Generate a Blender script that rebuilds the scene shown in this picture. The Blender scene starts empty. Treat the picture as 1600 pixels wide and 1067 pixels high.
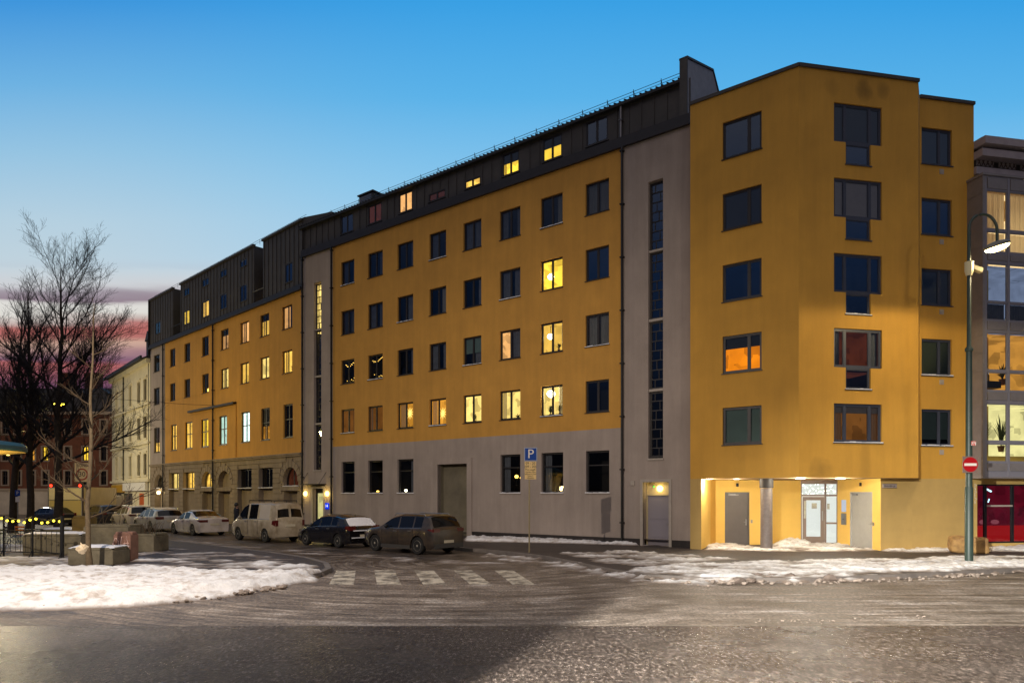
import bpy, bmesh, math, random
from mathutils import Vector, Matrix, noise
random.seed(7)
SC = bpy.context.scene
COL = SC.collection
F, HZ, CH = 1067.0, 772.0, 2.4          # focal length (px), horizon row, camera height
R = math.radians

def lin(c):
    return tuple(((v/255)/12.92 if v/255 <= .04045 else ((v/255+.055)/1.055)**2.4) for v in c)

# ------------------------------------------------------------------ materials
MATS = {}
def mat(name, col, rough=.7, metal=0., var=.0, vscale=3., bump=0., bscale=40., coat=0., ramp=(.35, .65), stretch=None, col2=None, spec=None):
    """procedural surface: base colour with noise variation, fine bump"""
    if name in MATS: return MATS[name]
    m = bpy.data.materials.new(name); m.use_nodes = True; MATS[name] = m
    nt = m.node_tree; b = nt.nodes['Principled BSDF']
    c = lin(col)
    b.inputs['Base Color'].default_value = (*c, 1); b.inputs['Roughness'].default_value = rough
    b.inputs['Metallic'].default_value = metal
    if coat: b.inputs['Coat Weight'].default_value = coat; b.inputs['Coat Roughness'].default_value = .08
    if spec is not None: b.inputs['Specular IOR Level'].default_value = spec
    tc = nt.nodes.new('ShaderNodeTexCoord')
    mp = nt.nodes.new('ShaderNodeMapping'); nt.links.new(tc.outputs['Object'], mp.inputs[0])
    if stretch: mp.inputs['Scale'].default_value = stretch
    if var or col2:
        n = nt.nodes.new('ShaderNodeTexNoise'); n.inputs['Scale'].default_value = vscale; n.inputs['Detail'].default_value = 6
        n.inputs['Roughness'].default_value = .65
        nt.links.new(mp.outputs[0], n.inputs['Vector'])
        r = nt.nodes.new('ShaderNodeValToRGB'); r.color_ramp.elements[0].position = ramp[0]; r.color_ramp.elements[1].position = ramp[1]
        c2 = lin(col2) if col2 else tuple(v*(1+var) for v in c)
        c1 = c if col2 else tuple(v*(1-var) for v in c)
        r.color_ramp.elements[0].color = (*c1, 1); r.color_ramp.elements[1].color = (*c2, 1)
        nt.links.new(n.outputs['Fac'], r.inputs[0]); nt.links.new(r.outputs[0], b.inputs['Base Color'])
        MATS[name+'_ramp'] = r
    if bump:
        n2 = nt.nodes.new('ShaderNodeTexNoise'); n2.inputs['Scale'].default_value = bscale; n2.inputs['Detail'].default_value = 4
        nt.links.new(mp.outputs[0], n2.inputs['Vector'])
        bp = nt.nodes.new('ShaderNodeBump'); bp.inputs['Strength'].default_value = bump; bp.inputs['Distance'].default_value = .02
        nt.links.new(n2.outputs['Fac'], bp.inputs['Height']); nt.links.new(bp.outputs[0], b.inputs['Normal'])
    return m

def weather(m, amt=.16, grain=.1):
    """rain streaks, blotches and fine grain multiplied over a plaster's own colour"""
    nt = m.node_tree; N, Lk = nt.nodes, nt.links; b = N['Principled BSDF']; src = b.inputs['Base Color'].links[0].from_socket; tc = N.new('ShaderNodeTexCoord')
    cur = src
    for sc, s3, det, lo, hi, k in (((2.6, 2.6, .22), 1., 5, .38, .62, amt), ((.7, .7, .5), 1., 6, .42, .58, amt*.6), ((1, 1, 1), 34., 3, .35, .65, grain)):
        mp = N.new('ShaderNodeMapping'); mp.inputs['Scale'].default_value = sc; Lk.new(tc.outputs['Object'], mp.inputs[0])
        n = N.new('ShaderNodeTexNoise'); n.inputs['Scale'].default_value = s3; n.inputs['Detail'].default_value = det; n.inputs['Roughness'].default_value = .65; Lk.new(mp.outputs[0], n.inputs['Vector'])
        r = N.new('ShaderNodeMapRange'); Lk.new(n.outputs['Fac'], r.inputs[0])
        for i, v in enumerate((lo, hi, 1-k, 1+k*.5)): r.inputs[i+1].default_value = v
        mx = N.new('ShaderNodeVectorMath'); mx.operation = 'SCALE'; Lk.new(cur, mx.inputs[0]); Lk.new(r.outputs[0], mx.inputs['Scale']); cur = mx.outputs[0]
    Lk.new(cur, b.inputs['Base Color']); return m

def emit(name, col, strength, var=0., vscale=2., room=False, sample=False):
    if name in MATS: return MATS[name]
    m = bpy.data.materials.new(name); m.use_nodes = True; MATS[name] = m
    nt = m.node_tree; nt.nodes.remove(nt.nodes['Principled BSDF'])
    e = nt.nodes.new('ShaderNodeEmission'); e.inputs[0].default_value = (*lin(col), 1); e.inputs[1].default_value = strength
    nt.links.new(e.outputs[0], nt.nodes['Material Output'].inputs[0])
    if room:                       # interior walls glow in place of room lamps, in random furniture-like blotches
        tc = nt.nodes.new('ShaderNodeTexCoord'); oi = nt.nodes.new('ShaderNodeObjectInfo')
        ad = nt.nodes.new('ShaderNodeVectorMath'); ad.operation = 'MULTIPLY_ADD'
        nt.links.new(oi.outputs['Random'], ad.inputs[0]); ad.inputs[1].default_value = (37, 21, 53)
        nt.links.new(tc.outputs['Object'], ad.inputs[2])
        v = nt.nodes.new('ShaderNodeTexVoronoi'); v.distance = 'CHEBYCHEV'; v.inputs['Scale'].default_value = 2.3
        nt.links.new(ad.outputs[0], v.inputs['Vector'])
        n = nt.nodes.new('ShaderNodeTexNoise'); n.inputs['Scale'].default_value = 1.3; n.inputs['Detail'].default_value = 3
        nt.links.new(ad.outputs[0], n.inputs['Vector'])
        sp = nt.nodes.new('ShaderNodeSeparateColor'); nt.links.new(v.outputs['Color'], sp.inputs[0])
        mr = nt.nodes.new('ShaderNodeMapRange'); mr.inputs[1].default_value = .12; mr.inputs[2].default_value = .3
        mr.inputs[3].default_value = .62; mr.inputs[4].default_value = 1.
        nt.links.new(sp.outputs[0], mr.inputs[0])
        m2 = nt.nodes.new('ShaderNodeMapRange'); m2.inputs[1].default_value = .3; m2.inputs[2].default_value = .7
        m2.inputs[3].default_value = .78; m2.inputs[4].default_value = 1.2
        nt.links.new(n.outputs['Fac'], m2.inputs[0])
        a = nt.nodes.new('ShaderNodeMath'); a.operation = 'MULTIPLY'; nt.links.new(mr.outputs[0], a.inputs[0]); nt.links.new(m2.outputs[0], a.inputs[1])
        r2 = nt.nodes.new('ShaderNodeMapRange'); r2.inputs[3].default_value = .65; r2.inputs[4].default_value = 1.25
        nt.links.new(oi.outputs['Random'], r2.inputs[0])
        b = nt.nodes.new('ShaderNodeMath'); b.operation = 'MULTIPLY'; nt.links.new(a.outputs[0], b.inputs[0]); nt.links.new(r2.outputs[0], b.inputs[1])
        c = nt.nodes.new('ShaderNodeMath'); c.operation = 'MULTIPLY'; nt.links.new(b.outputs[0], c.inputs[0]); c.inputs[1].default_value = strength
        nt.links.new(c.outputs[0], e.inputs[1])
    if not sample: m.cycles.emission_sampling = 'NONE'
    return m

def glass(name, tint=(235, 240, 240), refl=1.75, rough=.02):
    if name in MATS: return MATS[name]
    m = bpy.data.materials.new(name); m.use_nodes = True; MATS[name] = m
    nt = m.node_tree; nt.nodes.remove(nt.nodes['Principled BSDF'])
    t = nt.nodes.new('ShaderNodeBsdfTransparent'); t.inputs[0].default_value = (*lin(tint), 1)
    g = nt.nodes.new('ShaderNodeBsdfGlossy'); g.inputs['Roughness'].default_value = rough; g.inputs[0].default_value = (.9, .95, 1, 1)
    fr = nt.nodes.new('ShaderNodeFresnel'); fr.inputs[0].default_value = refl
    n = nt.nodes.new('ShaderNodeTexNoise'); n.inputs['Scale'].default_value = 1.1
    tc = nt.nodes.new('ShaderNodeTexCoord'); nt.links.new(tc.outputs['Object'], n.inputs['Vector'])
    bp = nt.nodes.new('ShaderNodeBump'); bp.inputs['Strength'].default_value = .06; bp.inputs['Distance'].default_value = .1
    nt.links.new(n.outputs['Fac'], bp.inputs['Height']); nt.links.new(bp.outputs[0], g.inputs['Normal'])
    mx = nt.nodes.new('ShaderNodeMixShader')
    nt.links.new(fr.outputs[0], mx.inputs[0]); nt.links.new(t.outputs[0], mx.inputs[1]); nt.links.new(g.outputs[0], mx.inputs[2])
    nt.links.new(mx.outputs[0], nt.nodes['Material Output'].inputs[0])
    return m

# ------------------------------------------------------------------ mesh builder
class MB:
    def __init__(s): s.v = []; s.f = []
    def add(s, vs, fs):
        n = len(s.v); s.v += [tuple(p) for p in vs]; s.f += [tuple(i+n for i in q) for q in fs]; return s
    def box(s, x0, x1, y0, y1, z0, z1):
        if x0 > x1: x0, x1 = x1, x0
        if y0 > y1: y0, y1 = y1, y0
        vs = [(x, y, z) for z in (z0, z1) for y in (y0, y1) for x in (x0, x1)]
        return s.add(vs, [(0, 2, 3, 1), (4, 5, 7, 6), (0, 1, 5, 4), (2, 6, 7, 3), (0, 4, 6, 2), (1, 3, 7, 5)])
    def quad(s, a, b, c, d): return s.add([a, b, c, d], [(0, 1, 2, 3)])
    def poly(s, pts): return s.add(pts, [tuple(range(len(pts)))])
    def prism(s, pts, off):
        """extrude polygon pts by vector off"""
        n = len(pts); o = Vector(off)
        vs = [Vector(p) for p in pts] + [Vector(p)+o for p in pts]
        fs = [tuple(reversed(range(n))), tuple(range(n, 2*n))] + [(i, (i+1) % n, n+(i+1) % n, n+i) for i in range(n)]
        return s.add(vs, fs)
    def tube(s, pts, rad, n=8, cap=True):
        pts = [Vector(p) for p in pts]; rad = rad if isinstance(rad, (list, tuple)) else [rad]*len(pts)
        rings = []; up = None
        for i, p in enumerate(pts):
            d = (pts[min(i+1, len(pts)-1)]-pts[max(i-1, 0)]).normalized()
            if up is None or abs(d.dot(up)) > .95: up = Vector((0, 0, 1)) if abs(d.z) < .9 else Vector((1, 0, 0))
            a = d.cross(up).normalized(); b = d.cross(a).normalized()
            rings.append([p+a*(rad[i]*math.cos(2*math.pi*k/n))+b*(rad[i]*math.sin(2*math.pi*k/n)) for k in range(n)])
        vs = [q for r_ in rings for q in r_]; fs = []
        for i in range(len(pts)-1):
            for k in range(n):
                fs.append((i*n+k, i*n+(k+1) % n, (i+1)*n+(k+1) % n, (i+1)*n+k))
        if cap: fs += [tuple(reversed(range(n))), tuple(range(len(vs)-n, len(vs)))]
        return s.add(vs, fs)
    def lathe(s, prof, c=(0, 0, 0), n=20, axis='z'):
        vs = []; fs = []
        for (r_, z) in prof:
            for k in range(n):
                a = 2*math.pi*k/n; x, y = r_*math.cos(a), r_*math.sin(a)
                p = (x, y, z) if axis == 'z' else ((x, z, y) if axis == 'y' else (z, x, y))
                vs.append((p[0]+c[0], p[1]+c[1], p[2]+c[2]))
        for i in range(len(prof)-1):
            for k in range(n): fs.append((i*n+k, i*n+(k+1) % n, (i+1)*n+(k+1) % n, (i+1)*n+k))
        fs += [tuple(reversed(range(n))), tuple(range(len(vs)-n, len(vs)))]
        return s.add(vs, fs)
    def ball(s, c, r, n=10, sc=(1, 1, 1)):
        vs = [(c[0], c[1], c[2]-r*sc[2])]; fs = []; m = n//2+1
        for i in range(1, m):
            t = math.pi*i/m
            for k in range(n): 
                a = 2*math.pi*k/n
                vs.append((c[0]+r*sc[0]*math.sin(t)*math.cos(a), c[1]+r*sc[1]*math.sin(t)*math.sin(a), c[2]-r*sc[2]*math.cos(t)))
        vs.append((c[0], c[1], c[2]+r*sc[2])); L = len(vs)-1
        for k in range(n): fs.append((0, 1+(k+1) % n, 1+k)); fs.append((L, L-n+k, L-n+(k+1) % n))
        for i in range(m-2):
            for k in range(n): a = 1+i*n; fs.append((a+k, a+(k+1) % n, a+n+(k+1) % n, a+n+k))
        return s.add(vs, fs)
    def build(s, name, material, parent=None, loc=None, rz=0., smooth=False, angle=40, recalc=True):
        me = bpy.data.meshes.new(name); me.from_pydata(s.v, [], s.f)
        if recalc:
            bm = bmesh.new(); bm.from_mesh(me); bmesh.ops.recalc_face_normals(bm, faces=bm.faces); bm.to_mesh(me); bm.free()
        if smooth:
            me.polygons.foreach_set('use_smooth', [True]*len(me.polygons)); me.set_sharp_from_angle(angle=R(angle))
        if material: me.materials.append(material)
        me.update()
        o = bpy.data.objects.new(name, me); COL.objects.link(o)
        if parent: o.parent = parent
        if loc is not None: o.location = loc
        o.rotation_euler.z = rz
        return o

def tag(o, label=None, cat=None, group=None, kind=None):
    for k, v in (('label', label), ('category', cat), ('group', group), ('kind', kind)):
        if v: o[k] = v
    return o
def thing(name, label, cat, loc=(0, 0, 0), rz=0., group=None):
    o = bpy.data.objects.new(name, None); COL.objects.link(o); o.location = loc; o.rotation_euler.z = rz
    o.empty_display_size = .3
    return tag(o, label, cat, group)
def copy_tree(o, parent=None):
    c = o.copy(); COL.objects.link(c)
    if parent: c.parent = parent; c.matrix_parent_inverse = o.matrix_parent_inverse.copy()
    for ch in o.children: copy_tree(ch, c)
    return c
def text_mb(txt, size, thick=.004):
    """lettering as a mesh: returns verts/faces in the x-z plane facing -y, centred"""
    cu = bpy.data.curves.new('t', 'FONT'); cu.body = txt; cu.size = size; cu.extrude = thick/2; cu.align_x = 'CENTER'; cu.align_y = 'CENTER'
    cu.resolution_u = 3
    ob = bpy.data.objects.new('t', cu); COL.objects.link(ob)
    dg = bpy.context.evaluated_depsgraph_get(); me = bpy.data.meshes.new_from_object(ob.evaluated_get(dg))
    vs = [(v.co.x, -v.co.z, v.co.y) for v in me.vertices]; fs = [tuple(p.vertices) for p in me.polygons]
    bpy.data.objects.remove(ob); bpy.data.curves.remove(cu); bpy.data.meshes.remove(me)
    return vs, fs
def add_text(mb, txt, size, x, y, z, thick=.004):
    vs, fs = text_mb(txt, size, thick); mb.add([(a+x, b+y, c+z) for a, b, c in vs], fs)

def gp(px, py, z=0.):
    Y = (CH-z)*F/(py-HZ); return Vector(((px-800)/F*Y, Y, z))
def at(px, py, Y): return Vector(((px-800)/F*Y, Y, CH+(HZ-py)*Y/F))

class Frame:
    """vertical facade plane: local x along the facade (to the right), local y into the building, local z up"""
    def __init__(s, O, ex, ey): s.O = Vector((O[0], O[1], 0)); s.e = Vector((ex, ey, 0)).normalized()
    @property
    def rz(s): return math.atan2(s.e.y, s.e.x)
    def S(s, px):
        u = (px-800)/F; return (u*s.O.y-s.O.x)/(s.e.x-u*s.e.y)
    def Yat(s, px): return s.O.y+s.S(px)*s.e.y
    def Z(s, px, py): return CH+(HZ-py)*s.Yat(px)/F
    def inn(s): return Vector((-s.e.y, s.e.x, 0))
    def off(s, d): o = s.O+s.inn()*d; return Frame(o, s.e.x, s.e.y)
    def W(s, x, y=0., z=0.): return s.O+s.e*x+s.inn()*y+Vector((0, 0, z))

def plane_frame(a_deg, D, px0):
    a = R(a_deg); ca, sa = math.cos(a), math.sin(a); u = (px0-800)/F
    Y = D/(u*ca+sa); return Frame((u*Y, Y), sa, -ca)

def put(mb, name, m, parent, fr, **k):
    """link a mesh authored in facade coordinates under a thing placed at parent.location"""
    base = parent.location if parent else Vector((0, 0, 0))
    return mb.build(name, m, parent, loc=fr.O-base if parent else fr.O, rz=fr.rz, **k)

def wall(mb, s0, s1, z0, z1, ops, dep=.2, y=0.):
    """face with rectangular or arched openings and their reveals. ops: (a,b,za,zb[,arch])"""
    xs = sorted({s0, s1, *[o[0] for o in ops], *[o[1] for o in ops]}); zs = sorted({z0, z1, *[o[2] for o in ops], *[o[3] for o in ops]})
    xs = [x for x in xs if s0 <= x <= s1]; zs = [z for z in zs if z0 <= z <= z1]
    for i in range(len(xs)-1):
        run = None
        for j in range(len(zs)-1):
            cx, cz = (xs[i]+xs[i+1])/2, (zs[j]+zs[j+1])/2
            hole = any(o[0] < cx < o[1] and o[2] < cz < o[3] for o in ops)
            if not hole:
                if run is None: run = zs[j]
            if (hole or j == len(zs)-2) and run is not None:
                top = zs[j] if hole else zs[j+1]
                mb.quad((xs[i], y, run), (xs[i+1], y, run), (xs[i+1], y, top), (xs[i], y, top)); run = None
    for o in ops:
        a, b, za, zb = o[:4]; Y = y+dep
        mb.quad((a, y, za), (b, y, za), (b, Y, za), (a, Y, za))
        if len(o) > 4 and o[4]:
            r = (b-a)/2; cx = (a+b)/2; zc = zb-r
            arc = [(cx+r*math.cos(t), zc+r*math.sin(t)) for t in [math.pi*k/14 for k in range(15)]]
            for k in range(14):
                p, q = arc[k], arc[k+1]
                mb.quad((p[0], y, p[1]), (q[0], y, q[1]), (q[0], y, zb), (p[0], y, zb))
                mb.quad((p[0], y, p[1]), (q[0], y, q[1]), (q[0], Y, q[1]), (p[0], Y, p[1]))
            zt = zc
        else:
            zt = zb; mb.quad((a, y, zb), (b, y, zb), (b, Y, zb), (a, Y, zb))
        mb.quad((a, y, za), (a, y, zt), (a, Y, zt), (a, Y, za)); mb.quad((b, y, za), (b, y, zt), (b, Y, zt), (b, Y, za))
    return mb

# ------------------------------------------------------------------ palette
ochre = mat('ochre_plaster', (206, 152, 66), .85, var=.1, vscale=.45, bump=.25, bscale=45, ramp=(.3, .7))
ochre2 = mat('golden_plaster', (212, 160, 66), .85, var=.1, vscale=.4, bump=.3, bscale=60, ramp=(.3, .7))
greyp = mat('grey_plaster', (166, 152, 141), .85, var=.09, vscale=.5, bump=.2, bscale=45, ramp=(.3, .7))
stonep = mat('rusticated_plaster', (150, 134, 112), .85, var=.12, vscale=1.2, bump=.25, bscale=30, ramp=(.3, .7))
weather(ochre, .06, .09); weather(greyp, .08, .1); weather(stonep, .14, .12)
seam_m = mat('zinc_sheet', (74, 70, 66), .6, metal=.1, var=.18, vscale=.8, bump=.05, bscale=6)
roof_m = mat('roof_sheet', (40, 40, 42), .6, metal=.1, var=.15, vscale=1.)
framed = mat('dark_window_frame', (44, 40, 40), .45)
frameg = mat('grey_window_frame', (62, 66, 80), .45)
framew = mat('white_window_frame', (205, 198, 185), .5)
pipe_m = mat('drainpipe_metal', (30, 28, 28), .45, metal=.3)
trim_m = mat('pale_trim', (170, 160, 148), .7, var=.08)
pane_m = glass('window_glass')
pane_b = glass('coated_glass', refl=2.5)
dark_in = mat('dark_interior', (24, 24, 28), .9)
grey_in = mat('dim_interior', (60, 60, 66), .9, var=.3, vscale=1.5)
snow_m = mat('snow', (236, 236, 240), .6, var=.05, vscale=9, bump=.5, bscale=18)
snowd = mat('dirty_snow', (206, 198, 190), .6, var=.2, vscale=5, bump=.6, bscale=16)
steel = mat('steel', (150, 150, 150), .35, metal=.8)
door_m = mat('grey_door_paint', (112, 106, 104), .45, var=.05, vscale=2)
plinth_m = mat('dark_plinth', (44, 38, 36), .8, var=.2)
blk = mat('black_paint', (22, 22, 24), .5)
curtw = mat('white_curtain', (190, 190, 196), .9, var=.1, vscale=3)
curtd = mat('grey_curtain', (120, 120, 128), .9, var=.15, vscale=3)
def sheer(name, col, mixf=.6):
    m = mat(name, col, .9, var=.08, vscale=3); nt = m.node_tree; p = nt.nodes['Principled BSDF']; t = nt.nodes.new('ShaderNodeBsdfTranslucent'); t.inputs[0].default_value = (*lin(col), 1)
    x = nt.nodes.new('ShaderNodeMixShader'); x.inputs[0].default_value = mixf; nt.links.new(p.outputs[0], x.inputs[1]); nt.links.new(t.outputs[0], x.inputs[2]); nt.links.new(x.outputs[0], nt.nodes['Material Output'].inputs[0]); return m
curtw = sheer('sheer_curtain', (214, 208, 200), .55)
blindg = mat('green_grey_blind', (118, 138, 132), .8, var=.05)
blindm = mat('mauve_blind', (186, 172, 172), .8, var=.05)
blindd = mat('dark_blind', (66, 70, 80), .8)
LIT = {
 'yellow': emit('lit_room_yellow', (255, 205, 60), 1.7, room=True),
 'warm': emit('lit_room_warm', (255, 198, 84), 1.5, room=True),
 'pale': emit('lit_room_pale', (255, 216, 120), 1.7, room=True),
 'amber': emit('lit_room_amber', (245, 165, 55), 1.0, room=True),
 'dim': emit('lit_room_dim', (200, 125, 55), .35, room=True),
 'orange': emit('lit_room_orange', (255, 140, 14), 1.3, room=True),
 'pink': emit('lit_room_peach', (255, 185, 110), 1.15, room=True),
 'cool': emit('lit_room_cool', (205, 240, 220), 1.3, room=True),
 'coolb': emit('lit_room_bright_cool', (225, 255, 245), 2.2, room=True),
 'ember': emit('lit_room_ember', (160, 80, 50), .2, room=True),
}
bulb_m = emit('bulb_glow', (255, 226, 150), 14)
globe_m = emit('globe_glow', (255, 214, 110), 6, sample=False)

def win(bld, fr, a, b, za, zb, mul=(.5,), tr=(), lit=None, dep=.13, fm=None, gm=None, curtain=None, blind=None, sill=True, sillm=None,
        fw=.055, arch=False, room=1.3, name='window', inner=None, snow=False):
    """one window as a part (frame mesh) with pane, room, curtain, sill as sub-parts"""
    fm = fm or framed; gm = gm or pane_m
    mb = MB(); y0, y1 = dep-.035, dep+.03
    w, h = b-a, zb-za; r = w/2; cx = (a+b)/2; zc = zb-r
    if arch:
        n = 14; arc = [(math.cos(math.pi*k/n), math.sin(math.pi*k/n)) for k in range(n+1)]
        for k in range(n):
            (c0, s0), (c1, s1) = arc[k], arc[k+1]
            q = [(cx+r*c0, y0, zc+r*s0), (cx+r*c1, y0, zc+r*s1), (cx+(r-fw)*c1, y0, zc+(r-fw)*s1), (cx+(r-fw)*c0, y0, zc+(r-fw)*s0)]
            mb.prism(q, (0, y1-y0, 0))
        mb.box(a, a+fw, y0, y1, za+fw, zc); mb.box(b-fw, b, y0, y1, za+fw, zc); mb.box(a, b, y0, y1, za, za+fw)
        zt = zb-fw
    else:
        mb.box(a, b, y0, y1, za, za+fw); mb.box(a, b, y0, y1, zb-fw, zb)
        mb.box(a, a+fw, y0, y1, za+fw, zb-fw); mb.box(b-fw, b, y0, y1, za+fw, zb-fw); zt = zb-fw
    edges = [a+fw]
    for k in mul:
        x = a+w*k; mb.box(x-fw*.6, x+fw*.6, y0+.004, y1-.004, za+fw, zt)
    for k in tr:
        z = za+h*k; mb.box(a+fw, b-fw, y0+.008, y1-.008, z-fw*.5, z+fw*.5)
    # slim casement rails just inside each light
    xs = [a+fw]+[a+w*k for k in mul]+[b-fw]
    if not arch and w > .7:
        for i in range(len(xs)-1):
            l = xs[i]+(fw*.6 if i else 0); rr = xs[i+1]-(fw*.6 if i < len(xs)-2 else 0)
            for (p, q, s_, t_) in ((l, l+.025, za+fw, zt), (rr-.025, rr, za+fw, zt), (l+.025, rr-.025, za+fw, za+fw+.03), (l+.025, rr-.025, zt-.03, zt)):
                mb.box(p, q, y0+.015, y1-.012, s_, t_)
    o = put(mb, name, fm, bld, fr)
    def sub(m_, nm, mm, **k): return m_.build(nm, mm, o, **k)
    g = MB()
    if arch: g.poly([(cx+(r-.01)*math.cos(math.pi*k/14), dep, zc+(r-.01)*math.sin(math.pi*k/14)) for k in range(15)]+[(a+.01, dep, za+.01), (b-.01, dep, za+.01)])
    else: g.quad((a+.01, dep, za+.01), (b-.01, dep, za+.01), (b-.01, dep, zb-.01), (a+.01, dep, zb-.01))
    sub(g, 'pane', gm, recalc=False)
    y2 = dep+.06; y3 = dep+room; rm = MB(); e = .15
    A, B, C, D = a-e, b+e, za-e, zb+e*.6
    rm.quad((A, y3, C), (B, y3, C), (B, y3, D), (A, y3, D))
    rm.quad((A, y2, C), (A, y3, C), (A, y3, D), (A, y2, D)); rm.quad((B, y2, C), (B, y3, C), (B, y3, D), (B, y2, D))
    rm.quad((A, y2, C), (B, y2, C), (B, y3, C), (A, y3, C)); rm.quad((A, y2, D), (B, y2, D), (B, y3, D), (A, y3, D))
    sub(rm, 'room', LIT[lit] if lit else (inner or dark_in), recalc=False)
    if blind:
        fr_, bm_ = blind; z = zb-(zb-za)*fr_
        q = MB(); q.box(a+.03, b-.03, dep+.045, dep+.055, z, zb-.02); q.box(a+.03, b-.03, dep+.04, dep+.06, z-.025, z); sub(q, 'blind', bm_)
    if lit and not curtain and not arch and w > .7 and random.random() < .7: curtain = (random.choice(('lr', 'l', 'r')), curtw, random.uniform(.1, .24))
    if curtain:
        side, cm, cov = curtain; q = MB()
        def cur(x0, x1):
            n = max(6, int((x1-x0)/.035)); pts = [(x0+(x1-x0)*i/n, dep+.13+.03*math.sin(i*1.9)+.01*math.sin(i*.7)) for i in range(n+1)]
            for i in range(n): q.quad((*pts[i], za), (*pts[i+1], za), (*pts[i+1], zb), (*pts[i], zb))
        if side in ('l', 'lr'): cur(a, a+w*cov)
        if side in ('r', 'lr'): cur(b-w*cov, b)
        if side == 'full': cur(a, b)
        sub(q, 'curtain', cm, recalc=False, smooth=True, angle=80)
    if sill:
        q = MB(); q.box(a-.04, b+.04, -.05, dep-.03, za-.035, za-.003); so = sub(q, 'sill', sillm or fm)
        if snow:
            q = MB(); n = 9
            for i in range(n):
                t = (b-a+.06)/n; hh = .015+.03*random.random(); q.box(a-.03+i*t, a-.03+(i+1)*t, -.045, dep-.06, za-.003, za+hh)
            sub(q, 'sill_snow', snow_m)
    return o

def downpipe(bld, fr, s, z0, z1, y=-.09, r=.055, m=None, name='drainpipe'):
    mb = MB(); mb.tube([(s, y, z0), (s, y, z1)], r, 8)
    z = z0+1
    while z < z1: mb.box(s-r*1.5, s+r*1.5, y-r*1.3, 0, z-.03, z+.03); z += 2.4
    return put(mb, name, m or pipe_m, bld, fr, smooth=True)
# ================================================================== MAIN APARTMENT BUILDING
AM = 52.69
FM = plane_frame(AM, 27.7, 520)
S = FM.S
Z = lambda px, py: FM.Z(px, py)
EAVE, BASE = 18.1, .12
sB0, sB1, sM0, sM1, sC0, sC1 = S(472), 0., 0., S(972), S(972), S(1079)
bld = thing('apartment_building', 'long ochre apartment building with grey ground floor, two stair towers and dark attic', 'building', FM.O)
rows = [16.98, 13.89, 10.80, 7.71]; WH = 1.49
cols = [(533, 553.5), (575, 598), (621, 645.5), (671, 697), (724, 752), (781, 813), (845, 879), (915, 951.5)]
cs = [(S(a), S(b)) for a, b in cols]
gcols = [(533.5, 554), (575, 598), (621, 646), (782, 813), (846, 880), (915.5, 952)]
gs = [(S(a), S(b)) for a, b in gcols]; GZ0, GZ1 = 2.46, 4.43
mb = MB(); ops = [(a, b, t-WH, t) for a, b in cs for t in rows]
wall(mb, sM0, sM1, 5.42, EAVE, ops); put(mb, 'wall', ochre, bld, FM, recalc=False)
dr0, dr1 = S(684.5), S(730.5); DZ = 4.05
mb = MB(); wall(mb, sM0, sM1, .42, 5.42, [(a, b, GZ0, GZ1) for a, b in gs]+[(dr0, dr1, .42, DZ)], dep=.22)
put(mb, 'wall', greyp, bld, FM, recalc=False)
mb = MB(); mb.box(sM0, dr0-.34, -.03, .1, BASE-.15, .42); mb.box(dr1+.34, sM1, -.03, .1, BASE-.15, .42); put(mb, 'plinth', plinth_m, bld, FM)
# blind gateway
mb = MB(); mb.box(dr0-.34, dr0, -.07, .05, 0, DZ+.32); mb.box(dr1, dr1+.34, -.07, .05, 0, DZ+.32); mb.box(dr0, dr1, -.07, .05, DZ, DZ+.32)
put(mb, 'gateway_surround', trim_m if False else greyp, bld, FM)
mb = MB(); mb.quad((dr0, .45, 0), (dr1, .45, 0), (dr1, .45, DZ), (dr0, .45, DZ)); mb.quad((dr0, 0, 0), (dr0, .45, 0), (dr0, .45, DZ), (dr0, 0, DZ))
mb.quad((dr1, 0, 0), (dr1, .45, 0), (dr1, .45, DZ), (dr1, 0, DZ)); mb.quad((dr0, 0, DZ), (dr1, 0, DZ), (dr1, .45, DZ), (dr0, .45, DZ))
put(mb, 'gateway_panel', mat('gateway_plaster', (120, 112, 92), .85, var=.2, vscale=.9, bump=.2), bld, FM, recalc=False)

state = {(0, 4): dict(curtain=('full', curtd, 1)), (0, 7): dict(curtain=('full', curtw, 1)), (0, 2): dict(curtain=('r', curtd, .3)),
 (1, 0): dict(curtain=('full', curtw, 1)), (1, 1): dict(curtain=('lr', curtd, .4)), (1, 2): dict(curtain=('r', curtd, .5)), (1, 3): dict(curtain=('r', curtw, .4)),
 (1, 4): dict(curtain=('r', curtd, .3)), (1, 5): dict(curtain=('lr', curtd, .4), inner=grey_in), (1, 6): dict(lit='yellow'), (1, 7): dict(gm=pane_b),
 (2, 2): dict(curtain=('r', curtd, .3)), (2, 3): dict(), (2, 4): dict(blind=(.55, blindg), curtain=('r', curtd, .5), inner=grey_in), (2, 5): dict(lit='pink', blind=(.0, blindd), curtain=('r', curtd, .55)), (2, 6): dict(lit='warm'),
 (2, 7): dict(curtain=('full', curtw, 1)), (3, 0): dict(lit='dim', curtain=('r', curtw, .3)), (3, 1): dict(lit='dim'), (3, 2): dict(lit='amber', curtain=('l', curtw, .35)),
 (3, 3): dict(lit='amber', curtain=('l', curtw, .3)), (3, 4): dict(lit='pale'), (3, 5): dict(lit='pale', curtain=('l', curtw, .2)), (3, 6): dict(lit='pale', curtain=('r', curtw, .3)), (3, 7): dict(gm=pane_b)}
for i, t in enumerate(rows):
    for j, (a, b) in enumerate(cs):
        k = dict(state.get((i, j), {}))
        if not k and random.random() < .8: k = dict(curtain=(random.choice(('lr', 'l', 'r')), random.choice((curtd, curtw)), random.uniform(.12, .4)), inner=random.choice((dark_in, grey_in)))
        win(bld, FM, a, b, t-WH, t, snow=(i+j) % 3 == 0, **k)
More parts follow.
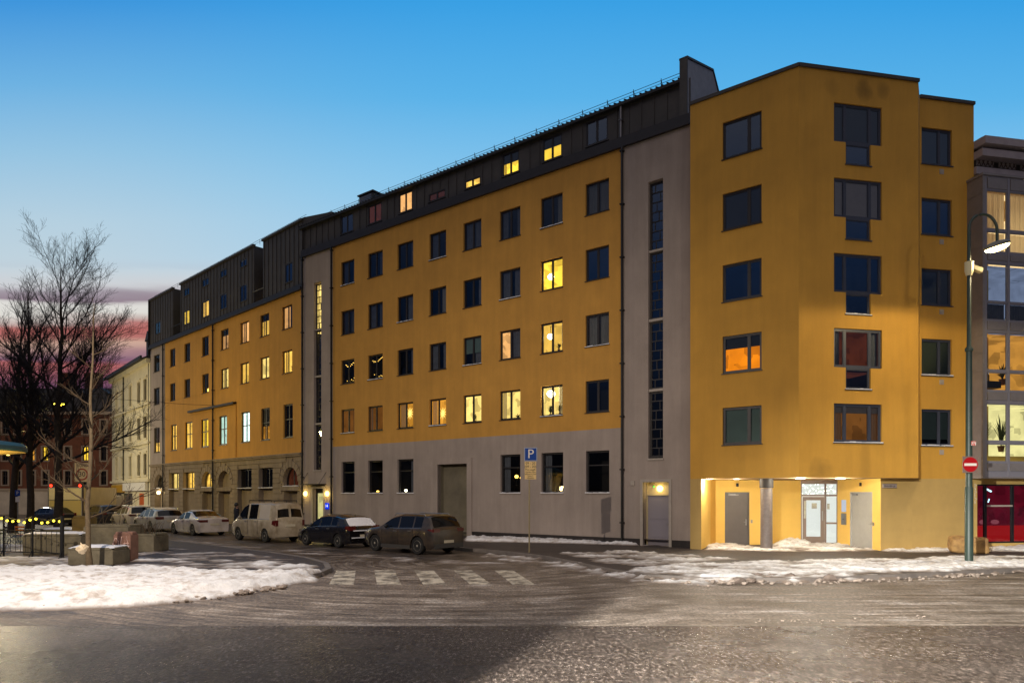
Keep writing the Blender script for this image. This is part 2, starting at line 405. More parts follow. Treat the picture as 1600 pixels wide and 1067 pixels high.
for j, (a, b) in enumerate(gs):
    k = dict(curtain=('l' if j in (3, 4) else 'r', curtd, .35)) if j in (0, 2, 3, 4) else {}
    win(bld, FM, a, b, GZ0, GZ1, mul=(), tr=(.66,), dep=.16, fm=framed, sillm=trim_m, snow=True, inner=mat('brown_dark_interior', (30, 22, 16), .9), **k)
# small lamps and candles on the sills, pendant globes in lit rooms (parts of nothing: things in windows)
glow_a = emit('lamp_shade_glow', (255, 200, 90), 5); glow_w = emit('white_lamp_glow', (255, 240, 200), 9)
def lamp_in(px, py, depth, r, m, label, name='table_lamp', cat='lamp', fr=FM, hang=0., base=0., group=None):
    s, z = fr.S(px), fr.Z(px, py); root = thing(name, label, cat, fr.W(s, depth, z-base), 0, group)
    q = MB(); q.ball((0, 0, base), r, 10, (1, 1, .9)); q.build('lamp_shade', m, root, smooth=True)
    q = MB()
    if hang: q.tube([(0, 0, r*.8+base), (0, 0, hang+base)], .012, 5)
    else: q.tube([(0, 0, 0), (0, 0, base-r*.6)], .02, 6); q.lathe([(.07, -.02), (.07, 0), (.02, .02)], (0, 0, 0), 10)
    q.build('cord' if hang else 'foot', blk, root)
lamp_in(855, 430, .34, .17, glow_w, 'round glowing pendant lamp in the highest lit yellow window of the ochre facade', 'pendant_lamp', hang=.6)
lamp_in(854, 524, .34, .16, glow_w, 'round pendant lamp glowing in the lit third-row window above the brightest window', 'pendant_lamp', hang=.5)
lamp_in(855, 614, .34, .2, emit('bright_globe', (255, 245, 210), 22), 'dazzling white globe lamp, the brightest light in the ochre facade', 'pendant_lamp', hang=.4)
lamp_in(806, 746, .5, .09, glow_a, 'small glowing table lamp in the ground floor window left of the parking sign', base=.45)
lamp_in(797, 744, .55, .1, glow_a, 'wider glowing table lamp in the ground floor window beside the parking sign', base=.45)
lamp_in(584, 768, .32, .09, glow_a, 'small candle lamp glowing on the middle sill of three ground floor windows', base=.12)
lamp_in(628, 766, .32, .09, glow_w, 'pale candle lamp glowing on the sill of the window nearest the blind gateway', base=.12)
for px, lab in ((635.5, 'ten pointed paper star glowing in the amber window on the left of two'), (687, 'ten pointed paper star glowing in the amber window on the right of two')):
    c = FM.W(S(px), .26, Z(px, 645)); root = thing('paper_star', lab, 'star', c, FM.rz, 'paper stars in the windows')
    q = MB(); n = 10
    pts = [((.34 if k % 2 == 0 else .1)*math.sin(math.pi*k/n), (.38 if k % 2 == 0 else .1)*math.cos(math.pi*k/n)) for k in range(2*n)]
    vs = [(x, 0, z) for x, z in pts]+[(0, -.07, 0), (0, .07, 0)]; fs = []
    for k in range(2*n): fs += [(k, (k+1) % (2*n), 2*n), ((k+1) % (2*n), k, 2*n+1)]
    q.add(vs, fs); q.build('star_shade', emit('star_paper_glow', (255, 214, 110), 2.2), root)
    q = MB(); q.tube([(0, 0, .3), (0, 0, .62)], .006, 4); q.build('cord', blk, root)
for (i, j) in ((2, 0), (2, 1)):
    a, b = cs[j]; z = rows[i]
    root = thing('string_lights', ['fairy lights strung inside the third-row window nearest the left stair tower', 'fairy lights strung inside the third-row window, second from the left stair tower'][j], 'string lights', FM.W(a, .3, z), FM.rz, 'fairy lights in windows')
    q = MB(); wv = []
    for k in range(22):
        t = k/21; zz = -.22-.12*math.sin(t*9)-(random.random()*.1) if k < 14 else -1.1-.25*random.random()
        p = ((b-a)*(.08+.84*((k*.618) % 1 if k >= 14 else t*1.5 % 1)), 0, zz); q.ball(p, .022, 5); wv.append(p)
    q.build('bulb', emit('fairy_bulb', (255, 200, 90), 4), root)['kind'] = 'stuff'
    q = MB(); q.tube(wv[:14], .004, 3); q.build('wire', blk, root)

# --- grey stair towers B (left) and C (right)
def tower(s0, s1, w0, w1, segs, door, lits):
    ops = [(w0, w1, 3.98, 16.2)]+([door] if door else [])
    mb = MB(); wall(mb, s0, s1, .42 if door else .42, EAVE, ops, dep=.3); put(mb, 'wall', greyp, bld, FM, recalc=False)
    fm_ = framed
    for k, (z0, z1) in enumerate(segs):
        o = win(bld, FM, w0, w1, z0, z1, mul=(), tr=(), dep=.22, fm=fm_, lit=lits[k], gm=pane_b if not lits[k] else pane_m, sill=False, fw=.05, name='stair_window')
        q = MB(); y0, y1 = .19, .24; w = w1-w0; nn = 7
        for m_ in range(1, nn):
            z = z0+(z1-z0)*m_/nn; q.box(w0+.05, w1-.05, y0, y1, z-.02, z+.02)
        for m_ in range(nn):
            za, zb = z0+(z1-z0)*m_/nn+.02, z0+(z1-z0)*(m_+1)/nn-.02; x = w0+w*(.4, .66, .33, .6, .45, .7, .35)[(m_+k) % 7]
            q.box(x-.015, x+.015, y0+.004, y1-.004, za, zb)
        q.build('glazing_bars', fm_, o)
    mb = MB()
    for k, (z0, z1) in enumerate(segs[:-1]): mb.box(w0, w1, .05, .3, segs[k+1][1], z0)
    mb.box(w0-.03, w1+.03, -.05, .2, 3.9, 3.98); put(mb, 'spandrel', trim_m, bld, FM)
segs = [(13.17, 16.15), (10.13, 13.08), (7.04, 10.02), (4.03, 6.93)]
cw0, cw1 = S(1013), S(1036); cd0, cd1 = S(1005), S(1045.5)
tower(sC0, sC1, cw0, cw1, segs, (cd0, cd1, .42, Z(1025, 753)), [None]*4)
bw0, bw1 = S(490.5), S(502); bd0, bd1 = S(489), S(506)
bdz = Z(497, 763)
tower(sB0, sB1, bw0, bw1, segs, (bd0, bd1, .42, bdz), ['pale', None, None, None])
mb = MB(); mb.box(sC0, cd0-.13, -.03, .1, BASE-.15, .42); mb.box(cd1+.13, sC1, -.03, .1, BASE-.15, .42); mb.box(sB0, bd0-.13, -.03, .1, BASE-.15, .42); mb.box(bd1+.13, sB1, -.03, .1, BASE-.15, .42)
put(mb, 'plinth', plinth_m, bld, FM)
# tower C door with transom and round lamp
dz = Z(1025, 753)
mb = MB(); mb.box(cd0-.13, cd0, -.05, .12, 0, dz+.13); mb.box(cd1, cd1+.13, -.05, .12, 0, dz+.13); mb.box(cd0, cd1, -.05, .12, dz, dz+.13); put(mb, 'door_surround', trim_m, bld, FM)
mb = MB(); lt = Z(1025, 774); mb.box(cd0+.06, cd1-.06, .36, .42, BASE+.02, lt); d_ = put(mb, 'door', mat('lavender_grey_paint', (140, 134, 142), .5), bld, FM)
q = MB(); q.box(cd0+.16, cd1-.16, .345, .362, .5, 1.15); q.box(cd0+.16, cd1-.16, .345, .362, 1.3, lt-.12); q.build('door_panel', mat('lavender_grey_paint', (0, 0, 0)), d_)
q = MB(); q.tube([(cd1-.14, .30, 1.1), (cd1-.27, .30, 1.1)], .013, 6); q.box(cd1-.17, cd1-.12, .33, .36, 1.0, 1.25); q.build('door_handle', steel, d_)
mb = MB(); mb.box(cd0, cd0+.06, .3, .43, 0, dz); mb.box(cd1-.06, cd1, .3, .43, 0, dz); mb.box(cd0+.06, cd1-.06, .3, .43, lt, lt+.06); mb.box(cd0+.06, cd1-.06, .38, .43, lt+.06, dz)
put(mb, 'door_frame', mat('cream_paint', (196, 180, 140), .5), bld, FM)
mb = MB(); mb.lathe([(.15, 0), (.15, -.05), (.13, -.07), (.0, -.085)], (S(1025.5), .38, Z(1025, 763)), 20, 'y'); put(mb, 'wall_lamp', globe_m, bld, FM, smooth=True)
mb = MB(); mb.box(S(1016)-.03, S(1016)+.03, .36, .38, Z(1016, 760)-.03, Z(1016, 760)+.03); put(mb, 'indicator_light', emit('green_led', (60, 220, 60), 2), bld, FM)
mb = MB(); mb.box(S(986), S(992), -.05, 0, Z(989, 758), Z(989, 751)); put(mb, 'bell_box', trim_m, bld, FM)
# tower B door, globes, canopy, number lamp
mb = MB(); mb.box(bd0-.16, bd0, -.06, .1, 0, bdz+.16); mb.box(bd1, bd1+.16, -.06, .1, 0, bdz+.16); mb.box(bd0, bd1, -.06, .1, bdz, bdz+.16); put(mb, 'door_surround', trim_m, bld, FM)
mb = MB(); x0, x1 = bd0, bd1
mb.box(x0, x0+.12, .24, .3, .12, bdz); mb.box(x1-.12, x1, .24, .3, .12, bdz); mb.box(x0+.12, x1-.12, .24, .3, bdz-.3, bdz); mb.box(x0+.12, x1-.12, .24, .3, .12, .4); d_ = put(mb, 'door', blk, bld, FM)
q = MB(); q.quad((x0+.1, .27, .4), (x1-.1, .27, .4), (x1-.1, .27, bdz-.3), (x0+.1, .27, bdz-.3)); q.build('pane', pane_m, d_, recalc=False)
q = MB(); q.quad((x0-.2, 1.6, 0), (x1+.2, 1.6, 0), (x1+.2, 1.6, bdz), (x0-.2, 1.6, bdz)); q.quad((x0-.2, .32, 0), (x0-.2, 1.6, 0), (x0-.2, 1.6, bdz), (x0-.2, .32, bdz)); q.quad((x1+.2, .32, 0), (x1+.2, 1.6, 0), (x1+.2, 1.6, bdz), (x1+.2, .32, bdz))
q.build('hallway', emit('hallway_light', (240, 225, 150), .8, room=True), d_, recalc=False)
for px in (477.8, 511.8):
    mb = MB(); mb.lathe([(.17, 0), (.17, -.06), (.14, -.1), (.0, -.13)], (S(px), 0, Z(px, 771)), 16, 'y'); put(mb, 'wall_lamp', globe_m, bld, FM, smooth=True)
mb = MB(); zc = Z(497, 757); mb.box(S(480.5), S(510), -.6, 0, zc, zc+.05)
mb.tube([(S(481), -.55, zc+.05), (S(481), 0, zc+.8)], .015, 5); mb.tube([(S(509.5), -.55, zc+.05), (S(509.5), 0, zc+.8)], .015, 5); put(mb, 'canopy', pipe_m, bld, FM)
mb = MB(); mb.box(S(509.5), S(514.2), -.08, 0, Z(512, 795), Z(512, 785.5)); o = put(mb, 'number_lamp', emit('blue_sign_glow', (20, 60, 235), 1.0), bld, FM)
q = MB(); add_text(q, '14', .26, S(511.9), -.085, Z(512, 790.2)); q.build('house_number', emit('white_number_glow', (230, 240, 255), 1.5), o)
# drainpipes
for px in (474, 519.5, 973.5): downpipe(bld, FM, S(px), BASE, EAVE+.1, y=-.1, r=.06)
# --- attic storey
FA_ = FM.off(.3); SA = FA_.S
AT = 20.3
mb = MB(); mb.box(sB0-.1, sC1, -.14, .3, EAVE, EAVE+.16); mb.box(sB0-.05, sC1, -.07, .3, EAVE+.16, EAVE+.5); put(mb, 'cornice', mat('dark_fascia', (50, 47, 48), .5, metal=.2, var=.1), bld, FM)
aw = [(915.8, 950, 18.9, 20.05, None), (848, 878.4, 18.9, 20.05, 'yellow'), (785, 811.4, 18.9, 20.05, 'yellow'), (726, 751, 18.95, 19.42, 'warm'), (670, 696, 18.95, 19.42, 'ember'),
      (623.5, 644.5, 18.9, 20.05, 'pink'), (575.5, 596.5, 18.9, 20.05, 'ember'), (533, 552, 18.9, 20.05, None)]
ops = [(SA(a), SA(b), z0, z1) for a, b, z0, z1, l in aw]
mb = MB(); wall(mb, SA(472), SA(1079), EAVE+.3, AT, ops, dep=.12)
s = SA(472)+.3
while s < SA(1078):
    if not any(a-.05 < s < b+.05 for a, b, _, _ in ops): mb.box(s-.018, s+.018, -.035, 0, EAVE+.5, AT-.02)
    else:
        for a, b, z0, z1 in ops:
            if a-.05 < s < b+.05 and z1 < 19.6: mb.box(s-.018, s+.018, -.035, 0, z1+.08, AT-.02)
    s += .62
put(mb, 'attic_wall', seam_m, bld, FA_, recalc=False)
for (a, b, z0, z1), w_ in zip(ops, aw):
    k = {}
    if w_[4] == 'yellow': k = dict(blind=(.42, blindd))
    win(bld, FA_, a, b, z0, z1, lit=w_[4], dep=.04, fm=seam_m if False else framed, gm=pane_b if not w_[4] else pane_m, sillm=seam_m, room=1.0, **k)
# roof: pitched strip, eaves tiles, back
mb = MB(); x0, x1 = SA(471), SA(1070)
mb.quad((x0, -.22, AT-.02), (x1, -.22, AT-.02), (x1, 3.4, AT+1.15), (x0, 3.4, AT+1.15)); mb.quad((x0, 3.4, AT+1.15), (x1, 3.4, AT+1.15), (x1, 11, AT-.4), (x0, 11, AT-.4))
mb.box(x0, x1, -.24, -.02, AT-.16, AT-.03); mb.quad((x0, 11, 0), (x1, 11, 0), (x1, 11, AT-.4), (x0, 11, AT-.4)); mb.poly([(x0, 0, 0), (x0, 11, 0), (x0, 11, AT-.4), (x0, 3.4, AT+1.15), (x0, 0, AT)])
s = x0
while s < x1:
    mb.tube([(s, -.26, AT+.0), (s, .3, AT+.19)], .035, 5); s += .26
put(mb, 'roof', roof_m, bld, FA_, recalc=False)
mb = MB(); s = x0+.5; k = 0
while s < x1-.2:
    mb.tube([(s, -.05, AT), (s, -.05, AT+.42)], .018, 4); mb.tube([(s, .25, AT+.05), (s, -.05, AT+.36)], .014, 4); s += 1.35
mb.tube([(x0, -.05, AT+.33), (x1, -.05, AT+.33)], .014, 4); mb.tube([(x0, -.05, AT+.2), (x1, -.05, AT+.2)], .012, 4); put(mb, 'snow_guard', pipe_m, bld, FA_)
downpipe(bld, FA_, SA(972), EAVE+.4, AT-.15, y=-.12, r=.06, m=mat('zinc_pipe', (110, 108, 110), .4, metal=.5))
# firewall gable at the right end
x = SA(1078.5); z = AT
mb = MB(); prof = [(-.25, EAVE), (-.25, AT+.7), (2.7, AT+1.62), (3.6, AT+.7), (8, AT-2), (8, 0), (-.0, 0)]
mb.prism([(x-.34, a, b) for a, b in prof], (.3, 0, 0)); put(mb, 'firewall', mat('firewall_render', (160, 160, 166), .8, var=.1, bump=.4, bscale=20), bld, FA_)
mb = MB(); mb.box(x-.36, x-.0, -.3, -.252, EAVE+.5, AT+.75); mb.prism([(x-.38, -.3, AT+.71), (x-.38, 2.7, AT+1.63), (x-.38, 3.65, AT+.71), (x-.38, 3.7, AT+.78), (x-.38, 2.72, AT+1.72), (x-.38, -.3, AT+.8)], (.38, 0, 0)); put(mb, 'firewall_capping', seam_m, bld, FA_)
# raised block on left tower + lift housing
xa, xb = SA(473), SA(521)
mb = MB(); mb.box(xa, xa+.4, -.1, 4, AT, AT+.62); mb.prism([(xa+.4, -.1, AT), (xb, -.1, AT), (xb, -.1, AT+.25), (xa+.4, -.1, AT+.6)], (0, .25, 0)); put(mb, 'roof_upstand', seam_m, bld, FA_)
xa, xb = SA(538), SA(560)
mb = MB(); mb.box(xa, xb, 1.2, 3.0, AT, AT+1.35); mb.box(xa-.08, xb+.08, 1.1, 3.1, AT+1.35, AT+1.43); put(mb, 'roof_housing', seam_m, bld, FA_)
mb = MB(); mb.box(xa+.12, xb-.12, 1.15, 1.2, AT+.55, AT+1.25); put(mb, 'housing_louvre', mat('louvre_metal', (120, 120, 124), .4, metal=.3), bld, FA_)

# ================================================================== LEFT BUILDING (rusticated base)
pc = FM.W(sB0-.02); aA = math.atan(1135/F)
FL = Frame((pc.x, pc.y), math.sin(aA), -math.cos(aA)); SL = FL.S; ZL = FL.Z
bl = thing('apartment_building', 'ochre apartment building with arched rusticated stone ground floor beside the left stair tower', 'building', FL.O)
LE = 16.05; L0, L1 = SL(258), 0.; G0 = SL(235)
r1 = (15.33, 13.75); r2 = (12.26, 10.70); r3 = (8.57, 6.28); BAND = 5.08
c12 = [(265.5, 273.8), (288, 297), (315.5, 326), (345, 357), (375.6, 389), (406.6, 420.5), (441, 456.5)]
c3 = [(267, 276), (289, 300.5), (314, 325.5), (342.5, 354.5), (377, 390), (408, 421.5), (443, 457.5)]
cc12 = [(SL(a), SL(b)) for a, b in c12]; cc3 = [(SL(a), SL(b)) for a, b in c3]
ops = [(a, b, r[1], r[0]) for a, b in cc12 for r in (r1, r2)]+[(a, b, r3[1], r3[0]) for a, b in cc3]
mb = MB(); wall(mb, L0, L1, BAND, LE, ops); put(mb, 'wall', ochre, bl, FL, recalc=False)
st1 = [None, None, None, 'pink', 'pink', 'warm', 'pink']; st2 = [None, None, None, 'pale', 'warm', 'pale', 'warm']; st3 = ['warm', 'warm', 'yellow', 'cool', 'coolb', 'amber', None]
for j, (a, b) in enumerate(cc12):
    for r, st in ((r1, st1), (r2, st2)):
        k = {}
        if r is r1 and j in (3, 5): k = dict(blind=(.28, blindd))
        if r is r1 and j == 6: k = dict(curtain=('r', curtd, .5))
        if r is r2 and j == 3: k = dict(curtain=('lr', curtw, .2))
        win(bl, FL, a, b, r[1], r[0], lit=st[j], **k)
for j, (a, b) in enumerate(cc3):
    k = dict(blind=(.55, curtd)) if j == 5 else {}
    win(bl, FL, a, b, r3[1], r3[0], tr=(.55,), lit=st3[j], fw=.07, **k)
lamp_in(321, 609, .35, .2, glow_a, 'yellow lamp glowing low in a dark second-row window of the left ochre building', fr=FL, base=.3)
# grey end section of the left building
gw = [(240.3, 249.3, r1), (240.3, 249.3, r2), (240.6, 249.6, r3)]
mb = MB(); wall(mb, G0, L0, BAND, LE, [(SL(a), SL(b), r[1], r[0]) for a, b, r in gw]); put(mb, 'wall', greyp, bl, FL, recalc=False)
for k_, (a, b, r) in enumerate(gw): win(bl, FL, SL(a), SL(b), r[1], r[0], lit='warm' if k_ == 2 else None, blind=(.6, blindd) if k_ == 2 else None, tr=(.55,) if k_ == 2 else ())
# rusticated ground floor
ar = lambda a, b, zb, za, l, t=True: (SL(a), SL(b), za, zb, t, l)
bays = [ar(442, 465, 4.25, 2.95, 'ember'), ar(340.5, 359.5, 4.25, 2.95, 'blind'), ar(315, 331, 4.25, 2.95, 'warm'), ar(241, 256, 4.25, 2.95, None),
        ar(404, 426, 4.3, 2.85, None, False), ar(371, 393, 4.3, 2.85, None, False), ar(286, 303.5, 4.3, 2.85, 'warm', False), ar(264, 279, 4.3, 2.85, 'pale', False)]
ops = []
for a, b, za, zb, arch, l in bays:
    ops.append((a, b, za, zb, arch))
    if arch: ops.append((a+.1, b-.1, .35, za-.35))
    else: ops[-1] = (a, b, .9, zb, False)
mb = MB(); wall(mb, G0, L1, 0, BAND, ops, dep=.42, y=.05); put(mb, 'base_wall', stonep, bl, FL, recalc=False)
mb = MB()
for a, b, za, zb, arch, l in bays:
    if arch: mb.quad((a, .46, .3), (b, .46, .3), (b, .46, za-.3), (a, .46, za-.3)); mb.box(a-.25, b+.25, -.06, .3, za-.3, za-.04)
    else: mb.box(a, b, .32, .47, .9, za-.04); mb.box(a-.05, b+.05, -.12, .3, .55, .75)
    if l == 'blind': mb.quad((a, .4, za), (b, .4, za), (b, .4, zb), (a, .4, zb))
put(mb, 'recessed_panel', stonep, bl, FL, recalc=False)
# course blocks
mb = MB(); z = .3; hh = .36
arches = [((a+b)/2, (b-a)/2, zb-(b-a)/2) for a, b, za, zb, arch, l in bays if arch]
while z < BAND-.4:
    xs = []
    for a, b, za, zb, arch, l in bays:
        if arch:
            cx, rr, zc = (a+b)/2, (b-a)/2, zb-(b-a)/2
            if z+hh > za-.3 and z < za: xs.append((a-.25, b+.25))
            elif z < za: xs.append((a+.1, b-.1))
            else:
                dzz = max(z-zc, 0); ro = rr+.5
                if dzz < ro: h_ = math.sqrt(ro*ro-dzz*dzz); xs.append((cx-h_, cx+h_))
        else:
            if z < zb: xs.append((a-.0, b+.0))
    xs.sort(); cur = G0+.02
    for a, b in xs+[(L1-.0, 99)]:
        if a-cur > .12: mb.box(cur, a, .0, .052, z, z+hh-.04)
        cur = max(cur, b)
    z += hh
for cx, rr, zc in arches:
    n = 9
    for k in range(n):
        t0, t1 = math.pi*k/n+.02, math.pi*(k+1)/n-.02; r0, r1_ = rr+.01, rr+.46+(.12 if k == n//2 else 0)
        mb.prism([(cx+r*math.cos(t), -.01, zc+r*math.sin(t)) for r, t in ((r0, t0), (r1_, t0), (r1_, t1), (r0, t1))], (0, .062, 0))
put(mb, 'rustication', stonep, bl, FL)
mb = MB(); mb.box(G0, L1, -.1, .06, BAND-.12, BAND); mb.box(G0, L1, -.16, .06, BAND, BAND+.1); put(mb, 'string_course', stonep, bl, FL)
for a, b, za, zb, arch, l in bays:
    if l != 'blind': win(bl, FL, a+.01, b-.01, za+.01, zb-.01, mul=(.5,), lit=l, dep=.33, arch=arch, sill=True, sillm=trim_m, snow=True)
for px in (256.5, 334.5): downpipe(bl, FL, SL(px), BASE, LE, y=-.12, r=.06)
mb = MB(); xa, xb = SL(298), SL(369.5); zl = ZL(369, 629); mb.box(xa, xb, -.28, 0, zl-.12, zl+.05); put(mb, 'ledge', pipe_m, bl, FL)
mb = MB(); mb.box(xb-.1, xb, -.06, -.0, BAND+.1, zl-.12); put(mb, 'wall_edge', ochre, bl, FL)
mb = MB(); mb.ball((SL(251), -.18, ZL(251, 769.5)), .17, 12); put(mb, 'wall_lamp', emit('portal_globe', (255, 225, 160), 7), bl, FL, smooth=True)
# attic: blocks of standing-seam metal, two storeys
FLa = FL.off(.15); SLa = FLa.S
def seam_block(fr, s0, s1, z0, z1, ops, depth=5., name='attic_block', step=.6):
    mb = MB(); wall(mb, s0, s1, z0, z1, ops, dep=.12)
    mb.quad((s0, 0, z0), (s0, depth, z0), (s0, depth, z1), (s0, 0, z1)); mb.quad((s1, 0, z0), (s1, depth, z0), (s1, depth, z1), (s1, 0, z1)); mb.quad((s0, 0, z1), (s1, 0, z1), (s1, depth, z1), (s0, depth, z1))
    mb.box(s0-.05, s1+.05, -.12, .1, z1-.05, z1+.1); s = s0+.2
    while s < s1:
        cuts = sorted([(c, d) for a, b, c, d in ops if a-.04 < s < b+.04]); cur = z0+.02
        for c, d in cuts+[(z1-.06, 99)]:
            if c-cur > .1: mb.box(s-.018, s+.018, -.035, 0, cur, c-.03)
            cur = d+.05
        s += step
    o = put(mb, name, seam_m, bl, fr, recalc=False); return o
mb = MB(); mb.box(G0-.1, L1+.1, -.2, .3, LE-.05, LE+.12); mb.box(G0-.05, L1+.1, -.1, .3, LE+.12, LE+.35); put(mb, 'cornice', MATS['dark_fascia'], bl, FL)
def awin(fr, pa, pb, ya, yb, **k):
    a, b = fr.S(pa), fr.S(pb); pm = (pa+pb)/2; return (a, b, fr.Z(pm, yb), fr.Z(pm, ya), k)
lt1, lt2 = 20.75, 20.75
w1 = [awin(FLa, 445.5, 457, 411, 441)]
w2 = [awin(FLa, 375, 385.5, 405, 417), awin(FLa, 344, 354, 421, 433), awin(FLa, 316, 326, 435, 447), awin(FLa, 287.5, 296, 450, 462),
      awin(FLa, 375, 385.5, 445, 471), awin(FLa, 344, 354, 459, 483), awin(FLa, 316, 326.5, 470, 495.5, lit='warm'), awin(FLa, 286.6, 296, 485, 507, lit='yellow')]
w3 = [awin(FLa, 242.5, 250.5, 503, 522)]
zt = FLa.Z(440, 361); seam_block(FLa, SLa(411), SLa(472), LE+.1, 20.75, [w[:4] for w in w1])
seam_block(FLa, SLa(282), SLa(397), LE+.1, 20.75, [w[:4] for w in w2]); seam_block(FLa, SLa(234.5), SLa(271), LE+.1, 20.75, [w[:4] for w in w3])
for w in w1+w2+w3: win(bl, FLa, *w[:4], dep=.04, room=.9, fm=framew if False else framed, sillm=seam_m, gm=pane_m if w[4] else pane_b, **w[4])
FLb = FL.off(1.5)
for pa, pb, wa, wb, lt_ in ((395, 412, 401, 411, None), (268, 284, 274, 282.5, 'warm')):
    z1_ = 20.4; wz0, wz1 = LE+.5, LE+2.7
    mb = MB(); sa, sb = FLb.S(pa-4), FLb.S(pb+4)
    wall(mb, sa, sb, LE, 18.9, [(FLb.S(wa), FLb.S(wb), wz0, wz1)], dep=.15); mb.quad((sa, 0, 18.9), (sb, 0, 18.9), (sb, .2, 18.9), (sa, .2, 18.9)); put(mb, 'loggia_wall', seam_m, bl, FLb, recalc=False)
    win(bl, FLb, FLb.S(wa), FLb.S(wb), wz0, wz1, lit=lt_, name='balcony_door', dep=.06)
    mb = MB(); a, b = SLa(pa), SLa(pb); mb.tube([(a, 0, LE+1.3), (b, 0, LE+1.3)], .025, 5); n = int((b-a)/.14)
    for k in range(n+1): mb.tube([(a+(b-a)*k/n, 0, LE+.35), (a+(b-a)*k/n, 0, LE+1.3)], .012, 4)
    put(mb, 'railing', pipe_m, bl, FLa)
mb = MB(); a, b = SLa(234), SLa(472.5); T = 20.83
mb.quad((a, 2, T), (b, 2, T), (b, 12, T), (a, 12, T)); mb.quad((a, 12, 0), (b, 12, 0), (b, 12, T), (a, 12, T)); mb.quad((a, -.15, 0), (a, 12, 0), (a, 12, T), (a, -.15, T)); put(mb, 'roof', roof_m, bl, FLa, recalc=False)
mb = MB(); s = a+.4
while s < b: mb.tube([(s, .3, T), (s, .3, T+.4)], .016, 4); s += 1.4
mb.tube([(a+.4, .3, T+.38), (b, .3, T+.38)], .014, 4); mb.tube([(a+.4, .3, T+.22), (b, .3, T+.22)], .012, 4); put(mb, 'snow_guard', pipe_m, bl, FLa)

# ================================================================== CORNER BUILDING
F1 = plane_frame(AM, 27.2, 1078.5)
A1 = 0.; B1 = F1.S(1248); cor = F1.W(B1); b2 = math.atan(5440/F)
F2 = Frame((cor.x, cor.y), math.sin(b2), math.cos(b2)); E2 = F2.S(1435)
tmp = F2.W(E2); F3 = Frame((((1437-800)/F)*27.95, 27.95), math.sin(b2), math.cos(b2)); E3 = F3.S(1521.5)
bc = thing('corner_building', 'yellow plastered corner building with a recessed entrance under its overhanging chamfered front', 'building', F1.O)
TOP = 18.62; SOF = 3.04
def stain(name, base, spots):
    """plaster with local dirt blotches: spots = (x, z, rx, rz, strength) in facade coordinates"""
    m = bpy.data.materials.new(name); m.use_nodes = True; nt = m.node_tree; b = nt.nodes['Principled BSDF']; b.inputs['Roughness'].default_value = .85
    tc = nt.nodes.new('ShaderNodeTexCoord'); n = nt.nodes.new('ShaderNodeTexNoise'); n.inputs['Scale'].default_value = .5; n.inputs['Detail'].default_value = 5
    nt.links.new(tc.outputs['Object'], n.inputs['Vector']); c = lin(base)
    r = nt.nodes.new('ShaderNodeValToRGB'); r.color_ramp.elements[0].position = .3; r.color_ramp.elements[1].position = .7
    r.color_ramp.elements[0].color = (*[v*.9 for v in c], 1); r.color_ramp.elements[1].color = (*[v*1.08 for v in c], 1)
    nt.links.new(n.outputs['Fac'], r.inputs[0]); cur = r.outputs[0]
    sx = nt.nodes.new('ShaderNodeSeparateXYZ'); nt.links.new(tc.outputs['Object'], sx.inputs[0])
    n2 = nt.nodes.new('ShaderNodeTexNoise'); n2.inputs['Scale'].default_value = 2.4; n2.inputs['Detail'].default_value = 4; nt.links.new(tc.outputs['Object'], n2.inputs['Vector'])
    def M_(op, a, bb):
        k = nt.nodes.new('ShaderNodeMath'); k.operation = op
        for i, v in enumerate((a, bb)):
            if isinstance(v, (int, float)): k.inputs[i].default_value = v
            else: nt.links.new(v, k.inputs[i])
        return k.outputs[0]
    for (x, z, rx, rz, st) in spots:
        dx = M_('DIVIDE', M_('SUBTRACT', sx.outputs[0], x), rx); dz_ = M_('DIVIDE', M_('SUBTRACT', sx.outputs[2], z), rz)
        d = M_('ADD', M_('MULTIPLY', dx, dx), M_('MULTIPLY', dz_, dz_)); d = M_('ADD', d, M_('MULTIPLY', n2.outputs['Fac'], 1.2))
        mr = nt.nodes.new('ShaderNodeMapRange'); mr.inputs[1].default_value = 1.5; mr.inputs[2].default_value = .5; mr.inputs[3].default_value = 0; mr.inputs[4].default_value = st
        nt.links.new(d, mr.inputs[0]); mx = nt.nodes.new('ShaderNodeMix'); mx.data_type = 'RGBA'; nt.links.new(mr.outputs[0], mx.inputs[0]); nt.links.new(cur, mx.inputs[6]); mx.inputs[7].default_value = (*lin((84, 64, 26)), 1); cur = mx.outputs[2]
    nt.links.new(cur, b.inputs['Base Color'])
    n3 = nt.nodes.new('ShaderNodeTexNoise'); n3.inputs['Scale'].default_value = 55; nt.links.new(tc.outputs['Object'], n3.inputs['Vector'])
    bp = nt.nodes.new('ShaderNodeBump'); bp.inputs['Strength'].default_value = .3; bp.inputs['Distance'].default_value = .02; nt.links.new(n3.outputs['Fac'], bp.inputs['Height']); nt.links.new(bp.outputs[0], b.inputs['Normal'])
    return weather(m, .05, .09)
ct = [17.44-2.887*i for i in range(5)]; CHh = 1.5
yb = (210, 157, 62)
w1a, w1b = F1.S(1129), F1.S(1190)
mb = MB(); wall(mb, 0, B1, SOF, TOP, [(w1a, w1b, t-CHh, t) for t in ct]); put(mb, 'wall', stain('golden_plaster_left', yb, [(2.2, 4.2, 1.2, .7, .12)]), bc, F1, recalc=False)
k1 = [dict(gm=pane_b), dict(blind=(.95, mat('grey_blind', (96, 98, 104), .8))), dict(gm=pane_b), dict(lit='orange', blind=(.33, blindd)), dict(blind=(.97, blindg))]
for t, k in zip(ct, k1): win(bc, F1, w1a, w1b, t-CHh, t, mul=(.67,), fm=framed, fw=.07, dep=.11, **k)
w2a, w2b, wl0, wl1 = F2.S(1303), F2.S(1378), F2.S(1321.5), F2.S(1360.5); ww = w2b-w2a
ops = []
